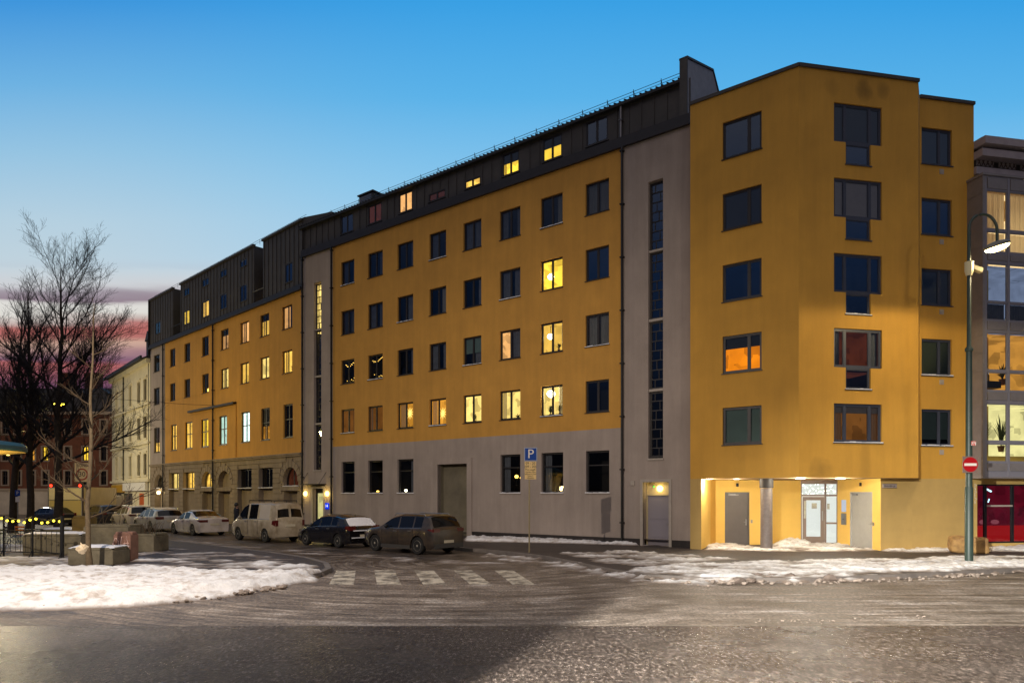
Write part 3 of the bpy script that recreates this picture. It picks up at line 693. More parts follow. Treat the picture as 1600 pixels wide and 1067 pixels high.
for i, t in enumerate(ct):
    ops.append((w2a, w2b, t-CHh, t))
    if i < 4: ops.append((wl0, wl1, t-CHh-.83, t-CHh+.0))
mb = MB()
# openings joined as T shapes: build the grid by hand so the joint stays open
xs = sorted({0., w2a, wl0, wl1, w2b, E2}); zs = sorted({SOF, TOP, *[o[2] for o in ops], *[o[3] for o in ops]})
for i in range(len(xs)-1):
    for j in range(len(zs)-1):
        cx, cz = (xs[i]+xs[i+1])/2, (zs[j]+zs[j+1])/2
        if not any(o[0] < cx < o[1] and o[2] < cz < o[3] for o in ops): mb.quad((xs[i], 0, zs[j]), (xs[i+1], 0, zs[j]), (xs[i+1], 0, zs[j+1]), (xs[i], 0, zs[j+1]))
for i, t in enumerate(ct):
    z0, z1 = t-CHh, t
    mb.quad((w2a, 0, z0), (w2a, .2, z0), (w2a, .2, z1), (w2a, 0, z1)); mb.quad((w2b, 0, z0), (w2b, .2, z0), (w2b, .2, z1), (w2b, 0, z1)); mb.quad((w2a, 0, z1), (w2b, 0, z1), (w2b, .2, z1), (w2a, .2, z1))
    mb.quad((w2a, 0, z0), (wl0, 0, z0), (wl0, .2, z0), (w2a, .2, z0)); mb.quad((wl1, 0, z0), (w2b, 0, z0), (w2b, .2, z0), (wl1, .2, z0))
    if i < 4:
        zz = z0-.83; mb.quad((wl0, 0, zz), (wl0, .2, zz), (wl0, .2, z0), (wl0, 0, z0)); mb.quad((wl1, 0, zz), (wl1, .2, zz), (wl1, .2, z0), (wl1, 0, z0)); mb.quad((wl0, 0, zz), (wl1, 0, zz), (wl1, .2, zz), (wl0, .2, zz))
    else: mb.quad((wl0, 0, z0), (wl1, 0, z0), (wl1, .2, z0), (wl0, .2, z0))
sx_, sz_ = F2.S(1352), F2.Z(1352, 140)
put(mb, 'wall', stain('golden_plaster_front', yb, [(F2.S(1350), 18.02, .45, .5, .55), (F2.S(1380), 18.1, .35, .4, .4), (F2.S(1300), 18.0, .4, .4, .18), (F2.S(1283), 3.35, .6, .55, .4), (F2.S(1350), 8.3, .5, .5, .22), (F2.S(1352), 3.4, .3, 1.6, .2)]), bc, F2, recalc=False)
m1, m2 = (wl0-w2a)/ww, (wl1-w2a)/ww
k2 = [dict(blind=(.97, mat('grey_blind', (0, 0, 0)))), dict(blind=(.97, blindm)), dict(gm=pane_b), dict(lit='ember', curtain=('lr', curtd, .2)), dict(lit='dim', blind=(.22, blindm), gm=pane_m)]
for i, (t, k) in enumerate(zip(ct, k2)):
    win(bc, F2, w2a, w2b, t-CHh, t, mul=(m1, m2), fm=frameg, fw=.08, dep=.1, sill=i == 4, snow=True, **k)
    if i < 4: win(bc, F2, wl0-.0, wl1+.0, t-CHh-.83, t-CHh, mul=(), fm=frameg, fw=.06, dep=.1, gm=pane_b, inner=grey_in, snow=i > 1)
w3a, w3b = F3.S(1440), F3.S(1487.5)
mb = MB(); wall(mb, -.35, E3, SOF, TOP, [(w3a, w3b, t-CHh, t) for t in ct]); 
k3 = [dict(blind=(.97, mat('blue_grey_blind', (120, 132, 148), .8))), dict(gm=pane_b), dict(blind=(.9, mat('grey_blind', (0, 0, 0)))), dict(blind=(.97, mat('olive_blind', (74, 80, 56), .8))), dict(blind=(.8, blindg))]
for i, (t, k) in enumerate(zip(ct, k3)):
    win(bc, F3, w3a, w3b, t-CHh, t, mul=(.62,), fm=frameg, fw=.07, dep=.11, snow=i > 2, **k)
    q = MB(); c = F3.S(1471); q.box(c-.1, c+.1, -.02, 0, t-CHh-.36, t-CHh-.16); q.box(c-.05, c+.05, -.03, -.02, t-CHh-.31, t-CHh-.21); put(q, 'vent_cover', trim_m, bc, F3)
# recess below the overhang (plan polyline)
P0 = F1.W(0); PA = F1.W(F1.S(1095.6)); PB = Vector((.2935*30.8, 30.8, 0)); PC = Vector((.3815*31.0, 31.0, 0)); PD = Vector((.4230*31.3, 31.3, 0)); PE = Vector((.4765*31.0, 31.0, 0)); 
xr = F3.S(1376); PF = F3.W(xr)
wall_end = F3.W(-.35)
put(mb, 'wall', stain('golden_plaster_right', yb, [(2.5, 1., .9, .8, .15), (.5, 1.2, .8, .7, .12)]), bc, F3, recalc=False)
rec = mat('entrance_plaster', (226, 184, 92), .8, var=.05, vscale=.8, bump=.2, bscale=60)
low = mat('olive_plaster', (184, 152, 90), .85, var=.08, vscale=.8, bump=.3, bscale=60)
mb = MB(); mb.quad((-.35, 0, 0), (E3, 0, 0), (E3, 0, SOF), (-.35, 0, SOF)); put(mb, 'lower_wall', low, bc, F3, recalc=False)
def seg_frame(p, q): d = (q-p).normalized(); return Frame((p.x, p.y), d.x, d.y), (q-p).length
def flat(p, q, m, ops=(), z0=0., z1=SOF, name='entrance_wall'):
    fr, L = seg_frame(p, q); mb = MB(); wall(mb, 0, L, z0, z1, list(ops), dep=.12); put(mb, name, m, bc, fr, recalc=False); return fr, L
flat(P0, PA, low, name='lower_wall'); flat(PA, PB, rec); 
fb, Lb = seg_frame(PB, PC); d0, d1 = fb.S(1132.6), fb.S(1170.8); flat(PB, PC, rec, [(d0, d1, 0, 2.5)])
flat(PC, PD, rec)
fe, Le = seg_frame(PE, PF); e0, e1 = fe.S(1328.5), fe.S(1363); flat(PE, PF, rec, [(e0, e1, 0, 2.5)])
flat(PF, wall_end, low, name='lower_wall')
def steel_door(fr, a, b, zt, m, label=None):
    mb = MB(); mb.box(a+.05, b-.05, .05, .1, .13, zt-.05); d = put(mb, 'door', m, bc, fr)
    q = MB(); q.box(a+.18, a+.5, -.0, .05, zt-.15, zt-.08); q.box(a+.25, a+.62, -.04, -.01, zt-.14, zt-.11); q.build('door_closer', steel, d)
    q = MB(); q.tube([(b-.13, .05, 1.15), (b-.13, -.02, 1.15), (b-.26, -.02, 1.15)], .013, 6); q.box(b-.16, b-.1, .035, .05, 1.0, 1.28); q.build('door_handle', steel, d)
    mb = MB(); mb.box(a, a+.05, -.01, .12, .12, zt); mb.box(b-.05, b, -.01, .12, .12, zt); mb.box(a+.05, b-.05, -.01, .12, zt-.05, zt); put(mb, 'door_frame', m, bc, fr)
    mb = MB(); mb.box(b+.06, b+.14, -.03, 0, 1.1, 1.25); put(mb, 'key_switch', steel, bc, fr)
    mb = MB(); mb.box((a+b)/2-.05, (a+b)/2+.05, -.05, 0, zt+.25, zt+.4); put(mb, 'sensor', blk, bc, fr)
steel_door(fb, d0, d1, 2.5, mat('dark_grey_door', (98, 92, 90), .5, var=.05)); steel_door(fe, e0, e1, 2.5, mat('light_grey_door', (160, 158, 152), .45, var=.05))
# intercom by the right door
a = fe.S(1315.5); b = fe.S(1322.5); mb = MB(); mb.box(a, b, -.04, 0, 1.05, 1.55); put(mb, 'intercom', steel, bc, fe); mb = MB(); mb.box(a+.02, b-.02, -.03, 0, 1.62, 2.15); put(mb, 'notice_board', emit('lit_notice', (225, 232, 245), .7), bc, fe)
mb = MB(); mb.lathe([(.02, 0), (.02, -.02)], ((a+b)/2, -.04, 1.3), 8, 'y'); put(mb, 'intercom_button', blk, bc, fe)
# entrance: aluminium frame with door, transom, side light
fd, Ld = seg_frame(PD, PE); z0 = .12; zt = SOF-.12; tz = 2.35
al = mat('bronze_aluminium', (128, 112, 100), .4, metal=.2); whg = emit('bright_hall', (240, 240, 232), 1.15, var=0)
x = lambda f: Ld*f
mb = MB()
for a, b in ((0, .03), (.985, 1.), (.655, .70)): mb.box(x(a), x(b), .0, .08, z0, zt)
mb.box(x(.03), x(.985), .0, .08, tz-.04, tz+.04); mb.box(x(.03), x(.985), 0, .08, zt-.05, zt); mb.box(x(.70), x(.985), .0, .08, z0, z0+.06); mb.box(x(.70), x(.985), .0, .08, 1.05, 1.13)
mb.box(0, Ld, 0, .1, zt, SOF); put(mb, 'entrance_frame', al, bc, fd)
mb = MB(); a, b = x(.05), x(.64)
mb.box(a, a+.15, -.02, .05, z0+.02, tz-.06); mb.box(b-.15, b, -.02, .05, z0+.02, tz-.06); mb.box(a+.15, b-.15, -.02, .05, tz-.22, tz-.06); mb.box(a+.15, b-.15, -.02, .05, z0+.02, z0+.35); d_ = put(mb, 'glass_door', al, bc, fd)
q = MB(); q.quad((a+.15, .02, z0+.35), (b-.15, .02, z0+.35), (b-.15, .02, tz-.22), (a+.15, .02, tz-.22)); q.build('pane', pane_m, d_, recalc=False)
q = MB(); q.tube([(b-.09, -.08, 1.2), (b-.09, -.08, 1.65)], .022, 8); q.box(b-.1, b-.08, -.08, -.02, 1.25, 1.29); q.box(b-.1, b-.08, -.08, -.02, 1.56, 1.6); q.build('door_handle', steel, d_)
mb = MB(); mb.quad((x(.03), .04, tz), (x(.985), .04, tz), (x(.985), .04, zt), (x(.03), .04, zt)); mb.quad((x(.7), .04, z0), (x(.985), .04, z0), (x(.985), .04, tz), (x(.7), .04, tz)); put(mb, 'pane', pane_m, bc, fd, recalc=False)
mb = MB(); mb.quad((-.5, 1.3, .1), (Ld+.5, 1.3, .1), (Ld+.5, 1.3, SOF), (-.5, 1.3, SOF)); mb.quad((-.5, .13, .1), (-.5, 1.3, .1), (-.5, 1.3, SOF), (-.5, .13, SOF)); mb.quad((Ld+.5, .13, .1), (Ld+.5, 1.3, .1), (Ld+.5, 1.3, SOF), (Ld+.5, .13, SOF)); mb.quad((-.5, .13, SOF), (Ld+.5, .13, SOF), (Ld+.5, 1.3, SOF), (-.5, 1.3, SOF))
put(mb, 'entrance_hall', whg, bc, fd, recalc=False)
mb = MB(); mb.box(x(.3), x(.44), .0, .012, 1.75, 2.0); mb.box(x(.72), x(.79), .0, .012, 1.72, 1.98); mb.box(x(.08), x(.14), -.03, -.02, 1.3, 2.1); put(mb, 'door_notice', mat('paper_notice', (170, 168, 150), .8, var=.2, vscale=12), bc, fd)
sl = thing('string_lights', 'white fairy lights scattered behind the glass transom above the corner entrance door', 'string lights', fd.W(0, .09, tz), fd.rz, 'fairy lights in windows')
q = MB(); wv = []
for i in range(44): p = (x(.05+.92*((i*.618) % 1)), 0, .06+(zt-tz-.12)*random.random()); q.ball(p, .019, 5)
q.build('bulb', emit('white_fairy_bulb', (255, 250, 235), 6), sl)['kind'] = 'stuff'
q = MB(); q.tube([(x(.03+.95*i/30), 0, .3+.2*math.sin(i*2.1)) for i in range(31)], .004, 3); q.build('wire', framew, sl)
# soffit, downlights, column
base = bc.location
mb = MB(); mb.poly([F1.W(0)-base+Vector((0, 0, SOF)), cor-base+Vector((0, 0, SOF)), F2.W(E2)-base+Vector((0, 0, SOF)), F3.W(-.02)-base+Vector((0, 0, SOF)), PF-base+Vector((0, 0, SOF)), PE-base+Vector((0, 0, SOF)), PD-base+Vector((0, 0, SOF)), PC-base+Vector((0, 0, SOF)), PB-base+Vector((0, 0, SOF)), PA-base+Vector((0, 0, SOF))])
mb.build('soffit', mat('soffit_paint', (150, 120, 70), .8), bc, loc=(0, 0, 0), recalc=False)
LEDS = [(1108, 28.55), (1151, 28.6), (1250.5, 27.0), (1313, 27.1)]
for px, Y in LEDS:
    p = Vector(((px-800)/F*Y, Y, SOF))-base; mb = MB(); mb.lathe([(.0, -.035), (.12, -.035), (.17, -.02), (.18, 0)] if px > 1200 else [(0, -.012), (.1, -.012), (.12, 0)], tuple(p), 18); mb.build('downlight', emit('downlight_glow', (255, 250, 235), 12), bc, smooth=True)
cp = gp(1197.5, 858.2, .12)-base
mb = MB(); mb.lathe([(.24, 0), (.235, 2.6), (.2351, 2.6)], (cp.x, cp.y, .05), 28); mb.build('column', mat('granite_column', (110, 100, 96), .5, var=.15, vscale=9, bump=.1), bc, smooth=True)
mb = MB(); mb.lathe([(.26, 2.66), (.275, 2.7), (.275, SOF-.005)], (cp.x, cp.y, 0), 28); mb.build('column_capital', mat('dark_capital', (58, 54, 54), .6), bc, smooth=True)
# parapet caps, roof, side walls
def cap(fr, a, b, z, name='parapet_capping'):
    mb = MB(); mb.box(a, b, -.06, .3, z, z+.13); put(mb, name, seam_m, bc, fr)
cap(F1, 0, B1+.02, TOP); cap(F2, .0, E2+.02, TOP); cap(F3, .0, E3+.03, TOP-.02)
mb = MB(); 
def V3(p, z): q = p-base; return (q.x, q.y, z)
bk = F3.W(E3, 12); bk0 = F1.W(0, 9.5)
mb.poly([V3(F1.W(0), TOP-.15), V3(cor, TOP-.15), V3(F2.W(E2), TOP-.15), V3(F3.W(0), TOP-.15), V3(F3.W(E3), TOP-.15), V3(bk, TOP-.15), V3(bk0, TOP-.15)]); mb.build('roof', roof_m, bc, recalc=False)
mb = MB(); mb.quad(V3(F3.W(E3), 0), V3(bk, 0), V3(bk, TOP), V3(F3.W(E3), TOP)); mb.quad(V3(bk, 0), V3(bk0, 0), V3(bk0, TOP), V3(bk, TOP)); mb.quad(V3(F1.W(0), 0), V3(bk0, 0), V3(bk0, TOP), V3(F1.W(0), TOP))
e_ = F2.W(E2); g_ = F3.W(.0); mb.quad(V3(e_, SOF), V3(g_, SOF), V3(g_, TOP), V3(e_, TOP)); mb.build('side_wall', ochre2, bc, recalc=False)
# street name sign
ns = thing('street_name_sign', 'small grey street name plate on the yellow wall under the overhang by the right door', 'sign', F3.W(F3.S(1389.5), -.02, 2.74), F3.rz)
q = MB(); q.box(-.32, .32, -.015, .01, -.075, .075); q.build('plate', mat('sign_grey', (160, 146, 140), .5), ns)
q = MB(); add_text(q, 'Heimdals gt.', .105, 0, -.018, 0); q.build('lettering', mat('sign_letter', (30, 20, 20), .6), ns)
q = MB(); q.box(-.34, .34, -.012, .01, .078, .09); q.box(-.34, .34, -.012, .01, -.09, -.078); q.build('sign_border', blk, ns)

# ================================================================== BUILDING WITH GLAZED BAY (far right)
be = thing('bay_window_building', 'building at the right edge with tall grey glazed bay above a red shop window', 'building', F3.W(E3))
x0 = E3+.005; XR = E3+12; FT = 17.3
ysh = F3.S(1527.5); shz = 2.82
mb = MB(); wall(mb, x0, XR, 0, FT-1.6, [(ysh, F3.S(1620), .35, shz), (F3.S(1545), F3.S(1690), 4, 14)], dep=.25, y=.02); put(mb, 'wall', mat('sand_plaster', (196, 164, 96), .85, var=.1, vscale=.8, bump=.2), be, F3, recalc=False)
zt_ = F3.Z(1522, 222)
mb = MB()
mb.box(x0, XR, -.55, .2, zt_-.3, zt_); mb.box(x0, XR, -.42, .2, zt_-.75, zt_-.45); mb.box(x0, XR, -.12, .2, FT-1.6, FT-1.3); put(mb, 'cornice', mat('grey_cornice', (160, 150, 154), .7, var=.1), be, F3)
mb = MB(); mb.box(x0, XR, .02, .2, FT-1.3, zt_-.3); mb.tube([(x0, -.1, zt_-1.05), (XR, -.1, zt_-1.1)], .03, 5); put(mb, 'frieze', mat('dark_frieze', (40, 34, 30), .8), be, F3)
s = x0+.12; fpm = mat('frieze_panel_stone', (150, 140, 138), .7, var=.15); lpm = mat('lattice_paint', (70, 50, 46), .7)
while s < x0+7:
    z0, z1 = FT-1.25, FT-.85; mb = MB(); mb.box(s, s+.85, -.02, .03, z0, z1); o = put(mb, 'frieze_panel', fpm, be, F3); mb = MB()
    for k in range(4):
        a = s+.85*k/4; b = s+.85*(k+1)/4
        mb.tube([(a, -.035, z0), (b, -.035, z1)], .02, 4); mb.tube([(b, -.035, z0), (a, -.035, z1)], .02, 4)
    mb.build('lattice', lpm, o); s += 1.1
# bay
Fy = F3.off(-.75); a0 = Fy.S(1535.5); bt, bb = Fy.Z(1536, 273.5), Fy.Z(1536, 744.5); bay_r = a0+6.
gm_ = mat('bay_metal', (132, 126, 126), .5, metal=.15, var=.08); 
mb = MB(); mb.box(a0, a0+.12, 0, .76, bb, bt)
for k in range(1, 17): mb.box(a0-.012, a0, .0, .75, bb+(bt-bb)*k/17-.012, bb+(bt-bb)*k/17+.012)
put(mb, 'bay_side', gm_, be, Fy)
mb = MB(); mb.box(a0-.04, bay_r, -.05, .77, bt, bt+.09); put(mb, 'bay_top', gm_, be, Fy); mb = MB(); mb.box(a0, bay_r, 0, .77, bb-.06, bb); put(mb, 'bay_base', gm_, be, Fy)
levels = [(277, 294, 'p'), (297, 357, 'w0'), (361, 392, 'w0b'), (397, 406, 'p'), (411, 470, 'w1'), (472.5, 499, 'w1b'), (501.5, 514.5, 'p'), (519, 577.5, 'w2'), (581, 609.5, 'w2b'), (612, 624.5, 'p'), (630, 688.5, 'w3'), (693, 721, 'w3b'), (723.5, 735.5, 'p')]
g0 = Fy.S(1542); pw = Fy.S(1576)-g0; nb = 4
post = MB(); post.box(a0+.12, g0, 0, .12, bb, bt)
for k in range(nb): post.box(g0+pw*(k+1)-.055, g0+pw*(k+1)+.055, -.01, .1, bb, bt)
zz = [(Fy.Z(1543, b), Fy.Z(1543, a), t) for a, b, t in levels]
zs_ = [(bb, zz[-1][0])]+[(zz[i+1][1], zz[i][0]) for i in range(len(zz)-1)]+[(zz[0][1], bt)]
for lo, hi in zs_:
    if hi-lo > .01: post.box(g0, g0+pw*nb, .004, .1, lo, hi)
put(post, 'bay_frame', mat('bay_frame_paint', (128, 126, 136), .5), be, Fy)
bm_mat = {'0': 'bay0', '1': 'bay1', '2': 'bay2', '3': 'bay3'}
LIT['bay0'] = emit('bay_room_top', (255, 214, 150), 2.2, room=True); LIT['bay2'] = emit('bay_room_orange', (246, 170, 70), .8, room=True); LIT['bay3'] = emit('bay_room_plants', (250, 236, 160), .95, room=True)
blue_in = emit('bay_room_blue', (150, 165, 200), .55, room=True)
for lo, hi, t in zz:
    for k in range(nb):
        a, b = g0+pw*k+(.055 if k else 0), g0+pw*(k+1)-.055
        if t == 'p':
            q = MB(); q.box(a+.03, b-.03, -.02, .06, lo, hi); put(q, 'bay_panel', gm_, be, Fy)
        else:
            q = MB(); q.box(a, a+.03, .02, .07, lo, hi); q.box(b-.03, b, .02, .07, lo, hi); q.box(a+.03, b-.03, .02, .07, lo, lo+.03); q.box(a+.03, b-.03, .02, .07, hi-.03, hi); o = put(q, 'bay_window', MATS['bay_frame_paint'], be, Fy)
            q = MB(); q.quad((a, .045, lo), (b, .045, lo), (b, .045, hi), (a, .045, hi)); q.build('pane', pane_m, o, recalc=False)
            if t in ('w0', 'w0b', 'w1b'):
                q = MB(); n = 40; pts = [(a+(b-a)*i/n, .2+.03*math.sin(i*1.7)+.012*math.sin(i*.6)) for i in range(n+1)]
                for i in range(n): q.quad((*pts[i], lo), (*pts[i+1], lo), (*pts[i+1], hi), (*pts[i], hi))
                cm = sheer('net_curtain', (240, 232, 214), .75) if t[1] == '0' else curtd
                q.build('curtain', cm, o, recalc=False, smooth=True, angle=80)
for lv, (zlo, zhi) in enumerate([(zz[2][0], zz[1][1]), (zz[5][0], zz[4][1]), (zz[8][0], zz[7][1]), (zz[11][0], zz[10][1])]):
    A, B, y2, y3 = g0, g0+pw*nb, .3, 2.2; q = MB(); m_ = LIT['bay%d' % lv] if lv != 1 else blue_in
    q.quad((A, y3, zlo), (B, y3, zlo), (B, y3, zhi), (A, y3, zhi)); q.quad((A, y2, zhi), (B, y2, zhi), (B, y3, zhi), (A, y3, zhi)); q.quad((A, y2, zlo), (B, y2, zlo), (B, y3, zlo), (A, y3, zlo)); q.quad((B, y2, zlo), (B, y3, zlo), (B, y3, zhi), (B, y2, zhi)); q.quad((A, y2, zlo), (A, y3, zlo), (A, y3, zhi), (A, y2, zhi))
    put(q, 'bay_room', m_, be, Fy, recalc=False)
# furniture and plants seen through the bay
def potplant(fr, px, py_base, depth, h, label, seed=1, spread=.35, pot=.13):
    s, z = fr.S(px), fr.Z(px, py_base); root = thing('potted_plant', label, 'plant', fr.W(s, depth, z)); rnd = random.Random(seed)
    q = MB(); q.lathe([(pot*.7, 0), (pot, pot*1.6), (pot*1.08, pot*1.6), (pot*1.08, pot*1.9), (pot*.9, pot*1.9)], (0, 0, 0), 14); q.build('pot', mat('clay_pot', (120, 84, 60), .7), root, smooth=True)
    q = MB()
    for i in range(34):
        a = rnd.random()*6.283; L = h*(.5+.5*rnd.random()); sp = spread*(.3+.7*rnd.random()); w = .018+.012*rnd.random()
        p = [Vector((math.cos(a)*sp*t**1.4, math.sin(a)*sp*t**1.4, pot*1.8+L*(t-.35*t*t*(sp/spread)))) for t in (0, .35, .7, 1)]
        sd = Vector((-math.sin(a), math.cos(a), 0)); ws = (w*.6, w, w*.8, .002)
        vs = []; 
        for pp, w_ in zip(p, ws): vs += [pp-sd*w_, pp+sd*w_]
        q.add(vs, [(0, 1, 3, 2), (2, 3, 5, 4), (4, 5, 7, 6)])
    q.build('leaves', mat('house_plant_leaf', (58, 70, 34), .6, var=.3, vscale=6), root, recalc=False)
potplant(Fy, 1587, 598, .6, .8, 'spiky yucca in a pot inside the orange lit bay window', 3, .4)
potplant(Fy, 1556, 704, .6, 1.5, 'tall climbing pot plant on the left inside the lowest lit bay window', 5, .45)
potplant(Fy, 1588, 704, .7, 1.6, 'bushy pot plant on the right inside the lowest lit bay window', 8, .5)
def simple_monitor():
    c = Fy.W(Fy.S(1561), .7, Fy.Z(1561, 588)); root = thing('television', 'thin white television screen glowing inside the orange lit bay window', 'television', c, F3.rz+.5)
    q = MB(); q.box(-.5, .5, -.03, .03, -.1, .5); q.build('screen_case', blk, root); q = MB(); q.box(-.47, .47, -.04, -.031, -.05, .46); q.build('screen', emit('screen_glow', (215, 235, 250), .9), root); q = MB(); q.tube([(0, 0, -.1), (0, 0, -.3)], .03, 6); q.box(-.2, .2, -.1, .1, -.34, -.3); q.build('stand', blk, root)
simple_monitor()
for px, py, h_, lab in ((736, 660, .5, 'pot plant on the sill of the first bright window of the lowest lit row'), (855, 650, .55, 'left pot plant in the window with the dazzling globe lamp'), (870, 648, .6, 'right pot plant in the window with the dazzling globe lamp'), (868, 548, .4, 'small pot plant in the lit window above the dazzling globe lamp'), (451, 578, .35, 'small pot plant in the lit second-row window beside the left stair tower'), (804, 657, .3, 'low pot plant in the bright window between the paper stars and the globe lamp')): potplant(FM if px > 500 else FL, px, py, .3, h_, lab, px, .22, .07)
c = Fy.W(Fy.S(1560), .55, Fy.Z(1560, 609)); ac = thing('armchair', 'dark armchair with rounded back inside the orange lit bay window', 'armchair', c, F3.rz)
q = MB(); q.box(-.4, .4, -.3, .35, .12, .4); q.build('seat', blindd, ac); q = MB(); q.prism([(-.45, .3, .1), (.45, .3, .1), (.45, .3, .75), (.3, .3, .95), (-.3, .3, .95), (-.45, .3, .75)], (0, .14, 0)); q.build('backrest', blindd, ac)
# shop window
s0_, s1_ = ysh, F3.S(1620); zb_ = .35
redl = emit('red_shop_light', (120, 18, 40), .8, room=True); 
mb = MB()
for px in (1543, 1585.5): c = F3.S(px); mb.box(c-.05, c+.05, .08, .18, zb_, shz)
mb.box(s0_, s0_+.06, .08, .2, zb_, shz); mb.box(s0_+.06, s1_, .08, .2, shz-.06, shz); mb.box(s0_+.06, s1_, .08, .2, zb_, zb_+.06); o = put(mb, 'shop_window', blk, be, F3)
q = MB(); q.quad((s0_, .13, zb_), (s1_, .13, zb_), (s1_, .13, shz), (s0_, .13, shz)); q.build('pane', pane_m, o, recalc=False)
q = MB(); q.box(F3.S(1544.5), F3.S(1584), .05, .12, 1.88, 1.95); q.build('glazing_bars', trim_m, o)
q = MB(); q.box(s0_+.06, s1_, .2, .24, zb_, 1.08); q.build('red_panel', emit('red_panel_glow', (196, 22, 26), .6), o)
q = MB(); q.quad((s0_-.2, 2.6, 0), (s1_+4, 2.6, 0), (s1_+4, 2.6, shz), (s0_-.2, 2.6, shz)); q.quad((s1_+4, .27, 0), (s1_+4, 2.6, 0), (s1_+4, 2.6, shz), (s1_+4, .27, shz)); q.quad((s0_-.2, .27, shz), (s1_+4, .27, shz), (s1_+4, 2.6, shz), (s0_-.2, 2.6, shz)); q.quad((s0_-.2, .27, 0), (s0_-.2, 2.6, 0), (s0_-.2, 2.6, shz), (s0_-.2, .27, shz)); q.build('shop_room', redl, o, recalc=False)
for k_, (px, w_) in enumerate(((1552, .5), (1571, .6), (1532, .3))):
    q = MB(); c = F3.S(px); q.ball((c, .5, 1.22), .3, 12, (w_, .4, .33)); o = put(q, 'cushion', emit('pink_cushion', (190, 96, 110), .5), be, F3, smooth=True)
mb = MB(); mb.box(F3.S(1530), F3.S(1532), .22, .3, 1.9, 2.4); put(mb, 'neon_tube', emit('violet_neon', (110, 90, 255), 1.6), be, F3)
mb = MB(); mb.tube([(F3.S(1571), .9, 2.62), (F3.S(1578), .9, 2.52)], .04, 5); mb.tube([(F3.S(1573), .9, 2.05), (F3.S(1575), .9, 2.2)], .025, 5); put(mb, 'ceiling_light', emit('cyan_light', (190, 235, 255), 2.2), be, F3)
mb = MB(); mb.quad((x0, 12, 0), (XR, 12, 0), (XR, 12, zt_), (x0, 12, zt_)); mb.quad((XR, 0, 0), (XR, 12, 0), (XR, 12, zt_), (XR, 0, zt_)); mb.quad((x0, -.4, zt_+.01), (XR, -.4, zt_+.01), (XR, 12, zt_+.01), (x0, 12, zt_+.01)); put(mb, 'roof', roof_m, be, F3, recalc=False)

# ================================================================== CREAM BUILDING (far left of the terrace)
pw_ = FL.W(G0-.05); aW = math.atan(934/F)
FW = Frame((pw_.x, pw_.y), math.sin(aW), -math.cos(aW)); SW = FW.S; WL = SW(175)
bw = thing('plaster_building', 'pale cream four storey building with tall dark windows beyond the ochre buildings', 'building', FW.O)
cream = mat('cream_plaster', (222, 212, 178), .85, var=.1, vscale=.8, bump=.2); WE = 15.3
wc = [(225, 229.3), (215, 219.2), (201.8, 205.5), (189.5, 192.8), (181, 184)]; wr = [(13.5, 11.4), (9.9, 7.8), (6.3, 4.25)]
ops = [(SW(a), SW(b), r[1], r[0]) for a, b in wc for r in wr]
sh = [(SW(180.5), SW(190), .5, 2.5), (SW(192), SW(207), .5, 2.5)]
mb = MB(); wall(mb, WL, 0, 0, WE, ops+sh, dep=.25); put(mb, 'wall', cream, bw, FW, recalc=False)
for a, b, c, d in ops:
    o = win(bw, FW, a, b, c, d, mul=(), tr=(.7,), fm=mat('brown_window_frame', (50, 36, 28), .6), dep=.16, sill=False)
    mb = MB(); mb.box(a-.18, b+.18, -.12, 0, d+.12, d+.27); mb.box(a-.12, b+.12, -.05, 0, d+.0, d+.12); mb.box(a-.12, a-.02, -.05, 0, c, d); mb.box(b+.02, b+.12, -.05, 0, c, d); mb.box(a-.18, b+.18, -.1, 0, c-.15, c); mb.build('window_surround', cream, o)
for a, b, c, d in sh: win(bw, FW, a, b, c, d, mul=(.5,), tr=(.7,), fm=framed, dep=.16, sill=False, name='shop_window', inner=grey_in)
mb = MB(); mb.box(WL, 0, -.2, 0, 10.9, 11.1); mb.box(WL, 0, -.2, 0, 7.2, 7.4); mb.box(WL, 0, -.22, 0, 3.6, 3.85); mb.box(WL, 0, -.35, 0, WE-.5, WE-.1); put(mb, 'string_course', cream, bw, FW)
mb = MB(); mb.prism([(WL-.3, -.7, WE-.1), (WL-.3, 4, WE+2.4), (WL-.3, 9, WE+2.4), (WL-.3, 9, WE-.1)], (-WL+.3, 0, 0)); mb.box(WL-.35, 0, -.85, -.7, WE-.22, WE+.1); put(mb, 'roof', roof_m, bw, FW)
for px in (226, 231):
    c = SW(px); mb = MB(); mb.box(c-.7, c+.7, .3, 3, WE+.5, WE+2.0); mb.prism([(c-.9, .2, WE+2.0), (c+.9, .2, WE+2.0), (c, .2, WE+2.9)], (0, 3, 0)); put(mb, 'dormer', roof_m, bw, FW)
mb = MB(); mb.box(SW(195.5), SW(231), -.25, 0, 2.75, 3.55); put(mb, 'shop_fascia', mat('white_fascia', (236, 232, 220), .6), bw, FW)
mb = MB(); mb.box(SW(178.5), SW(195), -.3, 0, 2.6, 3.4); o = put(mb, 'shop_sign', mat('yellow_sign', (196, 150, 40), .5, var=.2, vscale=3), bw, FW)
mb = MB(); mb.box(SW(218), SW(225), -.02, .05, .3, 2.5); put(mb, 'shop_door', mat('orange_door', (196, 92, 30), .6, var=.2, vscale=3), bw, FW)
mb = MB(); mb.box(SW(209.5), SW(213), -.06, 0, .3, 2.6); put(mb, 'shop_pillar', cream, bw, FW)
downpipe(bw, FW, SW(194), 3.5, WE-.2)
mb = MB(); mb.quad((WL, 0, 0), (WL, 9, 0), (WL, 9, WE), (WL, 0, WE)); mb.quad((WL, 9, 0), (0, 9, 0), (0, 9, WE), (WL, 9, WE)); put(mb, 'side_wall', cream, bw, FW, recalc=False)

